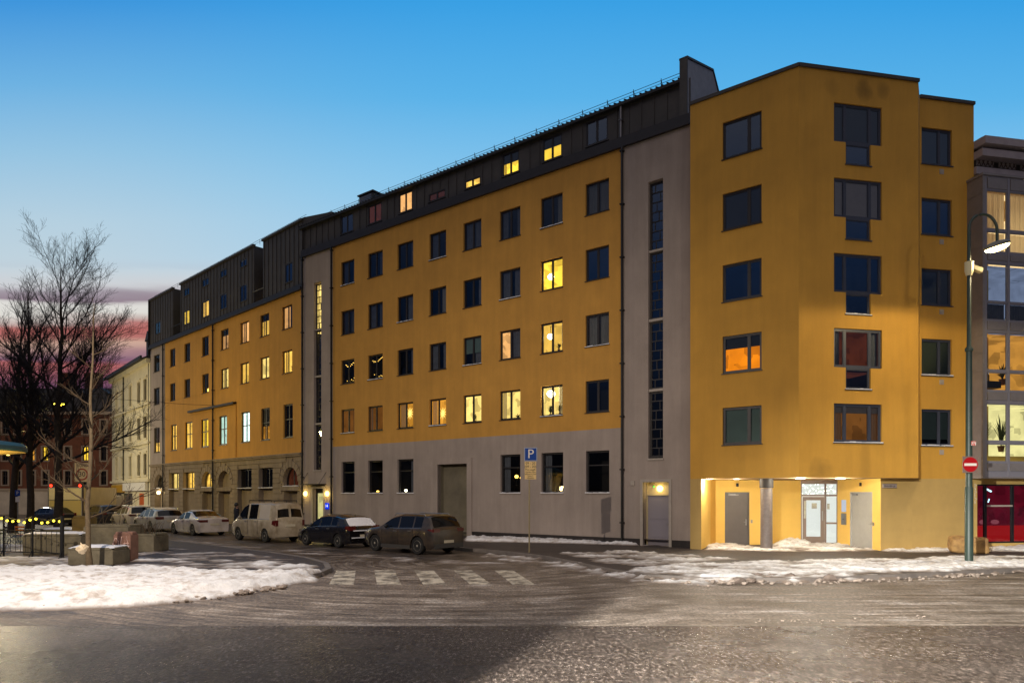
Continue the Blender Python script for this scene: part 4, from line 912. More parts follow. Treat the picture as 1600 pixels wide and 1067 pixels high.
# ================================================================== RED BRICK BUILDING closing the street
YR = 82.; FR = Frame(((175-800)/F*YR+.3, YR), 1, 0); SR = FR.S
br = thing('brick_building', 'red brown building with white framed windows and dark roof closing the end of the street', 'building', FR.O)
brick = mat('red_render', (108, 62, 40), .85, var=.2, vscale=1.2, bump=.3, bscale=20); RL = SR(-60); RE = 12.3
rc = [162, 134, 106, 71, 50, 28, 8, -14, -36]; wz = [(11.3, 9.3), (8.1, 6.1), (5.2, 3.2)]
ops = []
for px in rc:
    for a, b in wz: ops.append((SR(px-4.2), SR(px+4.2), b+.35, a+.0))
gops = [(SR(158.5), SR(168), .3, 2.4), (SR(136), SR(141), .3, 2.2)]
mb = MB(); wall(mb, RL, 0, 2.95, RE, ops, dep=.2); put(mb, 'wall', brick, br, FR, recalc=False)
pal = mat('pale_ground_floor', (196, 180, 160), .85, var=.15, vscale=.6)
mb = MB(); wall(mb, RL, 0, 0, 2.95, gops, dep=.2); put(mb, 'lower_wall', pal, br, FR, recalc=False)
lits = {(71, 1): 'yellow', (134, 1): 'yellow', (50, 1): 'amber', (28, 1): 'amber', (8, 1): None}
for i, (a, b, c, d) in enumerate(ops):
    px, r = rc[i//3], i % 3; o = win(br, FR, a, b, c, d, mul=(.5,), tr=(.65,), fm=MATS.get('brown_window_frame'), dep=.1, fw=.07, lit=lits.get((px, r)), sill=False)
    mb = MB(); mb.box(a-.2, a, -.05, 0, c-.15, d+.15); mb.box(b, b+.2, -.05, 0, c-.15, d+.15); mb.box(a, b, -.05, 0, d, d+.15); mb.box(a, b, -.05, 0, c-.15, c); mb.build('window_surround', mat('stone_surround', (150, 130, 112), .8), o)
for a, b, c, d in gops: win(br, FR, a, b, c, d, mul=(.5,), tr=(.6,), fm=mat('orange_brown_frame', (150, 84, 40), .6), dep=.1, fw=.1, sill=False, inner=grey_in)
mb = MB(); mb.box(RL, 0, -.3, 0, RE-.35, RE); mb.box(RL, 0, -.12, 0, 2.85, 3.1); put(mb, 'cornice', mat('pale_cornice', (170, 150, 130), .8), br, FR)
mb = MB(); mb.prism([(RL, -.2, RE), (RL, 1.3, RE+3), (RL, 8, RE+3.4), (RL, 8, RE)], (-RL, 0, 0)); put(mb, 'roof', roof_m, br, FR)
for px in (158, 120, 85, 45, 15):
    c = SR(px); mb = MB(); mb.box(c-.8, c+.8, -.05, 2, RE+.4, RE+2.2); mb.prism([(c-1, -.15, RE+2.2), (c+1, -.15, RE+2.2), (c, -.15, RE+2.9)], (0, 2.5, 0)); put(mb, 'dormer', mat('dormer_sheet', (66, 62, 66), .7), br, FR)
for px in (75, 118): c = SR(px); mb = MB(); mb.box(c-.7, c+.7, 3, 4.4, RE+3, RE+5); mb.box(c-.8, c+.8, 2.9, 4.5, RE+5, RE+5.2); put(mb, 'chimney', brick, br, FR)
# ================================================================== GROUND
import numpy as np
gm0 = mat('distant_ground', (70, 64, 60), .8, var=.2, vscale=.3)
q = MB(); q.quad((-400, -60, -.03), (400, -60, -.03), (400, 500, -.03), (-400, 500, -.03)); tag(q.build('ground', gm0, recalc=False), kind='structure')

def road_material(name, wet):
    m = bpy.data.materials.new(name); m.use_nodes = True; nt = m.node_tree; b = nt.nodes['Principled BSDF']; N = nt.nodes; Lk = nt.links
    tc = N.new('ShaderNodeTexCoord')
    def noise_(sc, det=5, rough=.6, vec=None, dist=0.):
        n = N.new('ShaderNodeTexNoise'); n.inputs['Scale'].default_value = sc; n.inputs['Detail'].default_value = det; n.inputs['Roughness'].default_value = rough; n.inputs['Distortion'].default_value = dist
        Lk.new(vec or tc.outputs['Object'], n.inputs['Vector']); return n.outputs['Fac']
    def ramp_(fac, stops):
        r = N.new('ShaderNodeValToRGB'); e = r.color_ramp.elements
        while len(e) < len(stops): e.new(.5)
        for i, (p, c) in enumerate(stops): e[i].position = p; e[i].color = (*c, 1)
        Lk.new(fac, r.inputs[0]); return r.outputs[0]
    def mr_(fac, a, b_, c, d):
        r = N.new('ShaderNodeMapRange'); Lk.new(fac, r.inputs[0])
        for i, v in enumerate((a, b_, c, d)): r.inputs[i+1].default_value = v
        return r.outputs[0]
    def math_(op, a, bb):
        k = N.new('ShaderNodeMath'); k.operation = op
        for i, v in enumerate((a, bb)):
            if isinstance(v, (int, float)): k.inputs[i].default_value = v
            else: Lk.new(v, k.inputs[i])
        return k.outputs[0]
    def polar(cx, cy, sr, sa):
        sx = N.new('ShaderNodeSeparateXYZ'); Lk.new(tc.outputs['Object'], sx.inputs[0])
        dx = math_('SUBTRACT', sx.outputs[0], cx); dy = math_('SUBTRACT', sx.outputs[1], cy)
        r = math_('SQRT', math_('ADD', math_('MULTIPLY', dx, dx), math_('MULTIPLY', dy, dy)), 0); a = math_('ARCTAN2', dy, dx)
        cb = N.new('ShaderNodeCombineXYZ'); Lk.new(math_('MULTIPLY', r, sr), cb.inputs[0]); Lk.new(math_('MULTIPLY', a, sa), cb.inputs[1]); return cb.outputs[0]
    mpg = N.new('ShaderNodeMapping'); mpg.inputs['Scale'].default_value = (1, .45, 1); Lk.new(tc.outputs['Object'], mpg.inputs[0])
    g = noise_(90, 3, .7); g2 = noise_(17, 4, .75, mpg.outputs[0])
    if wet:
        c = ramp_(noise_(1.2, 6), [(.3, lin((66, 57, 51))), (.7, lin((92, 82, 75)))])
        mx = N.new('ShaderNodeMix'); mx.data_type = 'RGBA'; mx.blend_type = 'MULTIPLY'; mx.inputs[0].default_value = .85
        Lk.new(c, mx.inputs[6]); Lk.new(ramp_(g2, [(.4, (.3, .3, .3)), (.49, (.7, .7, .7)), (.57, (1.6, 1.6, 1.6)), (.64, (4., 4., 4.))]), mx.inputs[7]); Lk.new(mx.outputs[2], b.inputs['Base Color'])  # bright specks put wet glints into the asphalt colour
        Lk.new(mr_(noise_(.5, 5), .3, .7, .18, .34), b.inputs['Roughness'])
        h = math_('ADD', math_('MULTIPLY', g2, 1.0), math_('MULTIPLY', g, .5)); st, ds = 1., .035
    else:
        mp = N.new('ShaderNodeMapping'); mp.inputs['Scale'].default_value = (.22, 2.2, 1); Lk.new(tc.outputs['Object'], mp.inputs[0])
        a1 = noise_(1.3, 6, .65, mp.outputs[0], .3); a2 = noise_(1., 6, .65, polar(-1.5, 24.5, 1.3, 2.4), 1.2); a3 = noise_(1., 6, .65, polar(9., 25., 2.2, 2.), .2)
        sx = N.new('ShaderNodeSeparateXYZ'); Lk.new(tc.outputs['Object'], sx.inputs[0])
        wx = mr_(sx.outputs[0], 1.5, 5.0, 0, 1)
        mixt = N.new('ShaderNodeMix'); mixt.data_type = 'FLOAT'; Lk.new(wx, mixt.inputs[0]); Lk.new(a2, mixt.inputs[2]); Lk.new(a1, mixt.inputs[3])
        mixn = N.new('ShaderNodeMix'); mixn.data_type = 'FLOAT'; Lk.new(wx, mixn.inputs[0]); Lk.new(noise_(1., 4, .6, polar(-1.5, 24.5, 5.5, .9), .3), mixn.inputs[2]); mp2 = N.new('ShaderNodeMapping'); mp2.inputs['Scale'].default_value = (.3, 6, 1); mp2.inputs['Rotation'].default_value = (0, 0, .06); Lk.new(tc.outputs['Object'], mp2.inputs[0]); Lk.new(noise_(1., 4, .6, mp2.outputs[0], .3), mixn.inputs[3])
        tr = math_('ADD', math_('MULTIPLY', math_('ADD', mixt.outputs[0], mixn.outputs[0]), .33), math_('MULTIPLY', noise_(.9, 8, .7), .34))
        far = mr_(sx.outputs[1], 20, 27, 0, .09)
        tr2 = math_('SUBTRACT', tr, far)
        c = ramp_(tr2, [(.4, lin((70, 60, 52))), (.48, lin((112, 100, 88))), (.55, lin((146, 132, 118))), (.64, lin((204, 196, 188)))])
        mx = N.new('ShaderNodeMix'); mx.data_type = 'RGBA'; mx.blend_type = 'MULTIPLY'; mx.inputs[0].default_value = .6
        Lk.new(c, mx.inputs[6]); Lk.new(ramp_(g2, [(.4, (.4, .4, .4)), (.5, (.85, .85, .85)), (.6, (1.7, 1.7, 1.7))]), mx.inputs[7]); Lk.new(mx.outputs[2], b.inputs['Base Color'])
        Lk.new(mr_(tr2, .4, .58, .28, .75), b.inputs['Roughness'])
        h = math_('ADD', math_('ADD', math_('MULTIPLY', g2, .8), math_('MULTIPLY', g, .3)), math_('MULTIPLY', tr, 2.2)); st, ds = .8, .035
    bp = N.new('ShaderNodeBump'); bp.inputs['Strength'].default_value = st; bp.inputs['Distance'].default_value = ds; Lk.new(h, bp.inputs['Height']); Lk.new(bp.outputs[0], b.inputs['Normal'])
    return m
slush = road_material('slushy_asphalt', False); wetm = road_material('wet_asphalt', True)
q = MB(); q.quad((-120, -20, 0), (120, -20, 0), (120, 140, 0), (-120, 140, 0)); tag(q.build('road', slush, recalc=False), kind='structure')
q = MB(); q.quad((-90, -15, .006), (90, -15, .006), (90, 12.43, .006), (-90, 12.43, .006)); tag(q.build('tram_lane_asphalt', wetm, recalc=False), kind='structure')
sd = Vector((-.755, .656, 0))
pave = mat('pavement_asphalt', (66, 58, 54), .6, var=.25, vscale=.9, bump=.5, bscale=60)
kerbm = mat('kerb_stone', (112, 104, 98), .7, var=.2, vscale=3, bump=.2)
KR = [(723, 860), (790, 866), (850, 873.5), (899, 884), (950, 895), (1000, 903), (1100, 908.5), (1250, 910), (1400, 904), (1600, 893), (1900, 884)]
kr = [gp(*p) for p in KR]; kr = [kr[0]+sd*60]+kr+[Vector((70, kr[-1].y+4, 0))]
KL = [(-1400, 952), (-300, 950), (0, 946), (120, 944), (250, 938), (370, 926), (450, 912), (500, 901), (517, 893), (512, 884), (480, 875), (420, 866), (350, 857.5), (300, 851), (240, 844)]
kl = [gp(*p) for p in KL]; kl = kl+[kl[-1]+Vector((-.70, .714, 0))*45, Vector((-90, 75, 0))]
def sheet(name, pts, z, m): q = MB(); q.prism([(p.x, p.y, 0.0) for p in pts], (0, 0, z)); return tag(q.build(name, m), kind='structure')
polyR = kr+[Vector((70, 60, 0)), Vector((0, 90, 0))]; polyL = kl
sheet('pavement', polyR, .12, pave); sheet('pavement', polyL, .12, pave)
def kerb(pts, side):
    q = MB()
    for i in range(len(pts)-1):
        a, b = pts[i], pts[i+1]; d = (b-a).normalized(); n = Vector((-d.y, d.x, 0))*side*.16
        o = -n*.12; q.prism([a+o, b+o, b+n, a+n], (0, 0, .127))
    return tag(q.build('kerb', kerbm), kind='structure')
kerb(kr, 1); kerb(kl[:-2], 1)
# zebra crossing
def worn(name):
    m = bpy.data.materials.new(name); m.use_nodes = True; nt = m.node_tree; b = nt.nodes['Principled BSDF']
    tc = nt.nodes.new('ShaderNodeTexCoord'); n = nt.nodes.new('ShaderNodeTexNoise'); n.inputs['Scale'].default_value = 2.2; n.inputs['Detail'].default_value = 9; n.inputs['Roughness'].default_value = .75
    nt.links.new(tc.outputs['Object'], n.inputs['Vector']); r = nt.nodes.new('ShaderNodeValToRGB'); r.color_ramp.elements[0].position = .43; r.color_ramp.elements[1].position = .56
    r.color_ramp.elements[0].color = (*lin((104, 96, 86)), 1); r.color_ramp.elements[1].color = (*lin((206, 196, 176)), 1); nt.links.new(n.outputs['Fac'], r.inputs[0]); nt.links.new(r.outputs[0], b.inputs['Base Color'])
    b.inputs['Roughness'].default_value = .5
    n3 = nt.nodes.new('ShaderNodeTexNoise'); n3.inputs['Scale'].default_value = 40; nt.links.new(tc.outputs['Object'], n3.inputs['Vector'])
    bp = nt.nodes.new('ShaderNodeBump'); bp.inputs['Strength'].default_value = .5; bp.inputs['Distance'].default_value = .02; nt.links.new(n3.outputs['Fac'], bp.inputs['Height']); nt.links.new(bp.outputs[0], b.inputs['Normal'])
    return m
wp = worn('worn_road_paint')
for t0, t1, b0, b1 in ((526, 556, 514, 553), (585, 616, 589, 627), (647, 677, 661, 698), (708, 737, 735, 769), (772, 801, 801, 836)):
    q = MB(); q.quad(gp(t0, 890.6)+Vector((0, 0, .005)), gp(t1, 890.6)+Vector((0, 0, .005)), gp(b1, 913)+Vector((0, 0, .005)), gp(b0, 913)+Vector((0, 0, .005)))
    tag(q.build('crosswalk_stripe', wp, recalc=False), kind='structure')

# snow cover: heights on a fine grid, only where snow lies
def sdist(P, X, Y):
    d = np.full(X.shape, 1e9); ins = np.zeros(X.shape, bool); n = len(P)
    for i in range(n):
        ax, ay = P[i][0], P[i][1]; bx, by = P[(i+1) % n][0], P[(i+1) % n][1]
        ex, ey = bx-ax, by-ay; t = np.clip(((X-ax)*ex+(Y-ay)*ey)/(ex*ex+ey*ey+1e-9), 0, 1)
        d = np.minimum(d, np.hypot(X-ax-t*ex, Y-ay-t*ey))
        c = ((ay > Y) != (by > Y)) & (X < (bx-ax)*(Y-ay)/(by-ay+1e-12)+ax); ins ^= c
    return np.where(ins, d, -d)
regions = [  # polygon on the ground (as seen outline), coverage, thickness, edge softness
 ([(-300, 894), (0, 892), (150, 892), (260, 892), (330, 898), (400, 900), (460, 899), (498, 896), (490, 905), (440, 914), (370, 928), (250, 941), (120, 947), (0, 949), (-300, 953)], 1.6, .12, .5),
 ([(-500, 868), (110, 868), (200, 866), (262, 857), (340, 862), (425, 870), (495, 880), (512, 892), (460, 898), (300, 892), (-500, 892)], .42, .03, .5),
 ([(-500, 872), (140, 872), (330, 874), (300, 884), (-500, 884)], .5, .04, .5),
 ([(-500, 850), (60, 852), (100, 866), (-500, 868)], .7, .05, .4),
 ([(400, 880), (470, 882), (500, 887), (498, 893), (440, 894), (380, 890)], .72, .06, .3),
 ([(985, 890), (1080, 882), (1200, 879), (1330, 877), (1500, 872), (1900, 868), (1900, 884), (1600, 891), (1400, 902), (1250, 908), (1100, 906), (1020, 902), (975, 896)], .78, .05, .45),
 ([(1250, 884), (1900, 872), (1900, 884), (1600, 890), (1400, 899), (1300, 900)], .95, .08, .5),
 ([(870, 866), (960, 862), (1060, 868), (1160, 876), (1010, 889), (930, 882)], .6, .05, .4),
 ([(726, 841.5), (860, 845), (1000, 850), (1000, 854.5), (860, 850.5), (726, 848)], 1.2, .1, .35),
 ([(1000, 851), (1075, 853), (1075, 857), (1000, 855)], .75, .05, .2),
 ([(760, 862), (830, 868.5), (900, 880), (965, 893), (905, 891), (820, 878), (740, 868)], .56, .03, .35),
 ([(880, 879), (1000, 897), (1130, 908), (1120, 914), (990, 906), (880, 888)], .6, .05, .4),
 ([(1100, 851), (1150, 853), (1190, 856), (1300, 850), (1380, 853), (1390, 862), (1290, 864), (1200, 864), (1100, 861)], .8, .06, .35),
 ([(1208, 847), (1260, 847), (1275, 856), (1215, 860)], 1.4, .2, .8),
 ([(1375, 856), (1525, 857), (1530, 866), (1375, 864)], .95, .08, .3),
 ([(1540, 848), (1900, 850), (1900, 866), (1540, 864)], 1.1, .1, .5),
 ([(-40, 822), (200, 833), (420, 852), (560, 862), (720, 872), (850, 880), (700, 880), (500, 866), (300, 848), (150, 834)], .42, .015, .5),
]
gs_ = .085; xs_ = np.arange(-27, 27, gs_); ys_ = np.arange(11.5, 47, gs_); X, Y = np.meshgrid(xs_, ys_)
cov = np.full(X.shape, -1.); thick = np.zeros(X.shape)
for P, c, th, soft in regions:
    W_ = [(gp(a, b_, .06).x, gp(a, b_, .06).y) for a, b_ in P]; d = sdist(W_, X, Y); k = np.clip((d+soft)/(2*soft), 0, 1); k = k*k*(3-2*k)
    cc = -.3+(c+.3)*k; thick = np.where(cc > cov, th*k, thick); cov = np.maximum(cov, cc)
bz = np.zeros(X.shape)
for P in (polyR, polyL): bz = np.maximum(bz, .12*np.clip((sdist([(p.x, p.y) for p in P], X, Y)+.15)/.25, 0, 1))
ny, nx = X.shape; idx = -np.ones(X.shape, int); vs = []; tt = np.full(X.shape, -99.)
for j in range(ny):
    for i in range(nx):
        if cov[j, i] > -.29:
            x, y = X[j, i], Y[j, i]
            n = noise.fractal(Vector((x*.8, y*1.6, 3.3)), .7, 2.1, 6)*.62+.5+noise.noise(Vector((x*4., y*4, 7)))*.1
            tt[j, i] = cov[j, i]-n
for j in range(ny):
    for i in range(nx):
        t = tt[j, i]
        if t > -50:
            x, y = X[j, i], Y[j, i]; th = thick[j, i]
            lump = (abs(noise.noise(Vector((x*3.1, y*3.1, 1))))+.5*noise.noise(Vector((x*7, y*7, 5))))*th*.8+noise.noise(Vector((x*1.1, y*1.1, 9)))*th*.5
            z = bz[j, i]+.007+min(max(t, 0)/.5, 1)**1.3*(th+.012)+lump*min(max(t, 0)/.3, 1)
            idx[j, i] = len(vs); vs.append((x, y, z if t > 0 else bz[j, i]+.007+max(t, -.3)*.2))
fs = []
for j in range(ny-1):
    for i in range(nx-1):
        q4 = (idx[j, i], idx[j, i+1], idx[j+1, i+1], idx[j+1, i])
        if min(q4) >= 0 and max(tt[j, i], tt[j, i+1], tt[j+1, i+1], tt[j+1, i]) > 0: fs.append(q4)
q = MB(); q.add(vs, fs)
snow_g = mat('ground_snow', (188, 176, 164), .6, vscale=2.6, bump=.9, bscale=16, col2=(240, 238, 236), ramp=(.34, .52))
so = tag(q.build('snow', snow_g, smooth=True, angle=80, recalc=False), kind='stuff')
at_ = so.data.attributes.new('depth', 'FLOAT', 'POINT'); dv = np.zeros(len(vs), dtype=np.float32); mk = idx >= 0; dv[idx[mk]] = (tt*(.35+.65*np.clip(thick/.09, 0, 1)))[mk]; at_.data.foreach_set('value', dv)
_n = snow_g.node_tree; _b = _n.nodes['Principled BSDF']; _a = _n.nodes.new('ShaderNodeAttribute'); _a.attribute_name = 'depth'; _r = _n.nodes.new('ShaderNodeMapRange'); _r.inputs[1].default_value = .02; _r.inputs[2].default_value = .34
_n.links.new(_a.outputs['Fac'], _r.inputs[0]); _m = _n.nodes.new('ShaderNodeMix'); _m.data_type = 'RGBA'; _n.links.new(_r.outputs[0], _m.inputs[0]); _m.inputs[6].default_value = (*lin((122, 108, 96)), 1); _n.links.new(_b.inputs['Base Color'].links[0].from_socket, _m.inputs[7]); _n.links.new(_m.outputs[2], _b.inputs['Base Color'])
# ploughed dirty lumps at the road edges
def lumps(name, label, pts, n, r0, r1, m, seed):
    rnd = random.Random(seed); q = MB()
    for _ in range(n):
        t = rnd.random()*(len(pts)-1); i = int(t); a, b = Vector(pts[i]), Vector(pts[i+1]); p = a.lerp(b, t-i); px = p.x+rnd.gauss(0, 5); py = p.y+rnd.gauss(0, 1.6)
        g = gp(px, py, .02); r = r0+(r1-r0)*rnd.random()**2; k = len(q.v); q.ball((g.x, g.y, .02+r*.35), r, 7, (1.2, 1, .65))
        for v in range(k, len(q.v)):
            w = Vector(q.v[v]); q.v[v] = tuple(w+Vector((noise.noise(w*9), noise.noise(w*9+Vector((5, 0, 0))), noise.noise(w*9+Vector((0, 7, 0)))))*r*.55)
    return tag(q.build(name, m, recalc=False), label, None, None, 'stuff')
lumps('slush_lumps', None, [(1150, 906), (1200, 904), (1240, 902), (1300, 905)], 90, .05, .17, mat('brown_slush', (120, 106, 96), .8, var=.3, vscale=4, bump=.5), 1)
lumps('slush_lumps', None, [(0, 947), (120, 945), (250, 940), (370, 929), (450, 914)], 260, .02, .1, mat('grey_slush', (150, 136, 124), .7, var=.3, vscale=6, bump=.5), 2)
lumps('slush_lumps', None, [(1000, 905), (1100, 910), (1250, 911), (1420, 905), (1600, 894)], 150, .02, .08, MATS['grey_slush'], 3)
lumps('slush_lumps', None, [(1180, 968), (1260, 970), (1340, 968), (1480, 962)], 40, .008, .022, MATS['grey_slush'], 4)
lumps('slush_lumps', None, [(260, 893), (400, 900), (500, 894)], 50, .03, .09, snowd, 6)

# ================================================================== CARS
tyre_m = mat('tyre_rubber', (22, 22, 22), .8); rim_m = mat('alloy_rim', (168, 160, 146), .45, metal=.2); carglass = mat('car_glass', (10, 12, 14), .08, spec=.6)
under = mat('underbody', (10, 10, 10), .9); tail_m = mat('tail_light_red', (84, 14, 12), .35, coat=.3); plate_m = mat('number_plate', (200, 190, 165), .5); head_m = mat('head_light_glass', (190, 195, 200), .15, coat=.6)
cabin = mat('cabin_dark', (26, 26, 30), .8)
def interp(P, x):
    if x <= P[0][0]: return P[0][1]
    for (a, b), (c, d) in zip(P, P[1:]):
        if x <= c: t = (x-a)/(c-a); return b+(d-b)*t
    return P[-1][1]
def smooth_interp(P, x): return (interp(P, x-.06)+interp(P, x)*2+interp(P, x+.06))/4
def car(name, label, cat, wheel, ang, sp, paint, group='cars parked along the kerb', rack=False, spoiler=False, snow=None, cladding=None):
    L, W, Rw = sp['L'], sp['W'], sp['R']; xf, xr = sp['xf'], sp['xr']; top, belt = sp['top'], sp['belt']; cl = sp.get('clear', .2)
    ex = Vector((math.sin(ang), -math.cos(ang), 0)); ey = Vector((math.cos(ang), math.sin(ang), 0))
    c = Vector((wheel[0], wheel[1], 0))+ey*(W/2-.08)-ex*(xr-L/2)
    root = thing(name, label, cat, c, math.atan2(ex.y, ex.x), group)
    xs = set(round(i*.07, 3) for i in range(int(L/.07)+1)) | {L, .02, .05, L-.02, L-.05}
    for w in (xf, xr):
        for k in range(-9, 10): xs.add(round(w+(Rw*1.15)*math.sin(k*math.pi/18), 3))
    for a, b in sp['side']: xs |= {a, b}
    for a, b in (sp['ws'], sp['rw']): xs |= {a, b}
    xs = sorted(x for x in xs if 0 <= x <= L)
    tum = sp.get('tumble', .32); q = []; Ra = Rw*1.15
    for x in xs:
        e0, e1 = x/.75, (L-x)/.5; tp = 1
        if e0 < 1: tp -= .17*(1-e0)**2
        if e1 < 1: tp -= .09*(1-e1)**2
        w = W/2*tp; zt = smooth_interp(top, x); zb = min(interp(belt, x), zt-.03); zc = cl+(.1*max(0, 1-x/.25)) + (.08*max(0, 1-(L-x)/.2)); arch = False
        for wx in (xf, xr):
            if abs(x-wx) < Ra: zc = max(zc, Rw+math.sqrt(Ra*Ra-(x-wx)**2)*.98); arch = True
        zm = max((zb+cl)/2+.08, zc+.02); zs = max(cl+.14, zc+.01); h = max(zt-zb, .03)
        q.append([(w*.9, zc if not arch else zc), (w*(.985 if not arch else .995), zs), (w, zm), (w*.985, zb-.06 if zb-.06 > zm else zm+.005), (w*.955, zb), (w*.955-tum*(h-.06) if h > .1 else w*.93, zb+max(h-.07, h*.3)), (w*.955-tum*h-.07 if h > .1 else w*.85, zt-.015), (w*.42, zt+(.03 if h > .2 else .015)), (0, zt+(.038 if h > .2 else .02))])
    m = 9; verts = []
    for x, sec in zip(xs, q):
        for sgn in (-1, 1):
            for (y, z) in sec: verts.append((x-L/2, sgn*y, z))
    body = MB(); gl = {}; 
    body.v = verts
    for i in range(len(xs)-1):
        xm = (xs[i]+xs[i+1])/2
        for s_ in (0, 1):
            for k in range(m-1):
                a = i*2*m+s_*m+k; b = (i+1)*2*m+s_*m+k; f = (a, b, b+1, a+1); tgt = None
                if k == 4:
                    for n_, (u, v) in enumerate(sp['side']):
                        if u <= xm <= v: tgt = ('side_window', s_, n_)
                if k >= 6:
                    if sp['ws'][0] <= xm <= sp['ws'][1]: tgt = ('windscreen', 0, 0)
                    if sp['rw'][0] <= xm <= sp['rw'][1]: tgt = ('rear_window', 0, 0)
                (gl.setdefault(tgt, []) if tgt else body.f).append(f)
    for i in (0, len(xs)-1):
        a = i*2*m; body.f.append(tuple([a+k for k in range(m)]+[a+m+k for k in reversed(range(m-1))]))
    o = body.build('body', paint, root, smooth=True, angle=38)
    bm = bmesh.new(); bm.from_mesh(o.data); bmesh.ops.remove_doubles(bm, verts=bm.verts, dist=.0015); bmesh.ops.delete(bm, geom=[v for v in bm.verts if not v.link_faces], context='VERTS'); bmesh.ops.recalc_face_normals(bm, faces=bm.faces); bm.to_mesh(o.data); bm.free(); o.data.set_sharp_from_angle(angle=R(38))
    for key, f_ in gl.items():
        used = sorted({i for f in f_ for i in f}); mp = {u: n for n, u in enumerate(used)}; g = MB(); g.add([verts[u] for u in used], [tuple(mp[i] for i in f) for f in f_])
        mm = carglass
        if key[0] == 'side_window' and sp.get('panelled') and key[2] in sp['panelled']: mm = sp['panel_mat']
        if snow and key[0] == 'rear_window' and 'rear' in snow: mm = snow_m
        g.build(key[0], mm, root, smooth=True, recalc=False)
    u = MB(); hw = W/2-.14; u.box(-L/2+.15, L/2-.15, -hw, hw, cl+.03, .72); u.build('underbody', under, root)
    u = MB()
    for sx in (xr-1.9, xr-.75): 
        for sy in (-.4, .4): u.box(sx-L/2, sx-L/2+.14, sy-.24, sy+.24, .6, sp['belt'][1][1]+.22); u.box(sx-L/2, sx-L/2+.08, sy-.1, sy+.1, .9, sp['belt'][1][1]+.4)
    u.build('seats', cabin, root)
    for wx in (xf, xr):
        for sy in (-1, 1):
            yy = sy*(W/2-.115); t = MB(); t.lathe([(Rw*.66, -.1), (Rw*.93, -.11), (Rw, -.08), (Rw, .08), (Rw*.93, .11), (Rw*.66, .1)], (wx-L/2, yy, Rw), 26, 'y')
            wo = t.build('wheel', tyre_m, root, smooth=True)
            r_ = MB(); y1 = yy+sy*.085
            r_.lathe([(Rw*.66, 0), (Rw*.6, sy*.02), (Rw*.57, 0)], (wx-L/2, y1, Rw), 24, 'y'); r_.lathe([(Rw*.14, -.02*sy), (Rw*.13, sy*.02), (.01, sy*.025)], (wx-L/2, y1, Rw), 12, 'y')
            for k in range(sp.get('spokes', 7)):
                a = 2*math.pi*k/sp.get('spokes', 7)+.2; d = Vector((math.cos(a), 0, math.sin(a))); n = Vector((-math.sin(a), 0, math.cos(a))); cc_ = Vector((wx-L/2, y1-.01*sy, Rw))
                p = [cc_+d*Rw*.1+n*Rw*.07, cc_+d*Rw*.1-n*Rw*.07, cc_+d*Rw*.6-n*Rw*.05, cc_+d*Rw*.6+n*Rw*.05]; r_.prism(p, (0, sy*.022, 0))
            r_.build('rim', rim_m, wo, smooth=True)
    # lights, plates, handles, mirrors, sills
    tz0, tz1, tw = sp['tail']; ly = W/2*.91
    for sy in (-1, 1):
        g = MB(); xe = L/2-.0; zt2 = tz1; 
        g.prism([(xe-.30, sy*(W/2-.012), tz0+.1), (xe-.03, sy*(ly+.012), tz0), (xe-.03, sy*(ly+.012), zt2-.0), (xe-.24, sy*(W/2-.012), zt2-.02)], (0, -sy*.1, 0)); g.box(xe-.04, xe+.014, sy*(ly-tw), sy*ly, tz0+.01, zt2)
        g.build('tail_light', tail_m, root)
        g = MB(); g.prism([(-L/2+.02, sy*(W/2*.72), sp['belt'][0][1]-.2), (-L/2+.35, sy*(W/2*.955+.0), sp['belt'][0][1]-.1), (-L/2+.35, sy*(W/2*.95), sp['belt'][0][1]-.22), (-L/2+.02, sy*(W/2*.72), sp['belt'][0][1]-.3)], (0, -sy*.05, 0)); g.build('headlight', head_m, root)
        mxx = sp['side'][0][0]+.25-L/2; zb_ = interp(belt, mxx+L/2); g = MB(); g.ball((mxx, sy*(W/2+.08), zb_+.08), .1, 10, (.6, 1.1, .8)); g.box(mxx-.02, mxx+.02, sy*(W/2-.06), sy*(W/2+.04), zb_+.02, zb_+.06); g.build('mirror', paint if not cladding else blk, root, smooth=True)
        for (a, b) in sp['side'][:2]:
            g = MB(); xx = b-L/2-.12; zz_ = interp(belt, b)-.13; g.box(xx-.1, xx+.1, sy*(W/2*.99), sy*(W/2+.022), zz_, zz_+.03); g.build('door_handle', steel, root)
        g = MB(); xa_, xb_ = sp['side'][0][0], sp['side'][-1][1]
        g.tube([(xa_+(xb_-xa_)*k/8-L/2, sy*(W/2*.957+.004), interp(belt, xa_+(xb_-xa_)*k/8)+.004) for k in range(9)], .011, 4); g.build('window_trim', steel, root)
        if cladding:
            g = MB(); g.box(xf-L/2+Rw*1.2, xr-L/2-Rw*1.2, sy*(W/2-.03), sy*(W/2+.006), cl-.02, cl+.13); g.build('sill_cladding', cladding, root)
    xe = L/2
    pz = sp.get('plate', .62); g = MB(); g.box(xe-.01, xe+.022, -.26, .26, pz-.055, pz+.055); g.build('number_plate', plate_m, root)
    g = MB(); g.box(xe-.08, xe+.03, -W/2*.86, W/2*.86, cl+.05, cl+.22); g.build('rear_bumper', cladding or paint, root)
    g = MB(); 
    for x in sp['seams']:
        for sy in (-1, 1): g.box(x-L/2-.006, x-L/2+.006, sy*(W/2-.02), sy*(W/2+.002), cl+.15, interp(belt, x)-.05)
    g.build('door_gap', blk, root)
    if sp.get('panelled'):
        g = MB(); g.prism([(L/2-.15, -.05, 1.86), (L/2-.02, -.05, 1.1), (L/2+.03, -.05, 1.1), (L/2-.09, -.05, 1.9)], (0, .1, 0)); g.build('door_post', paint, root)
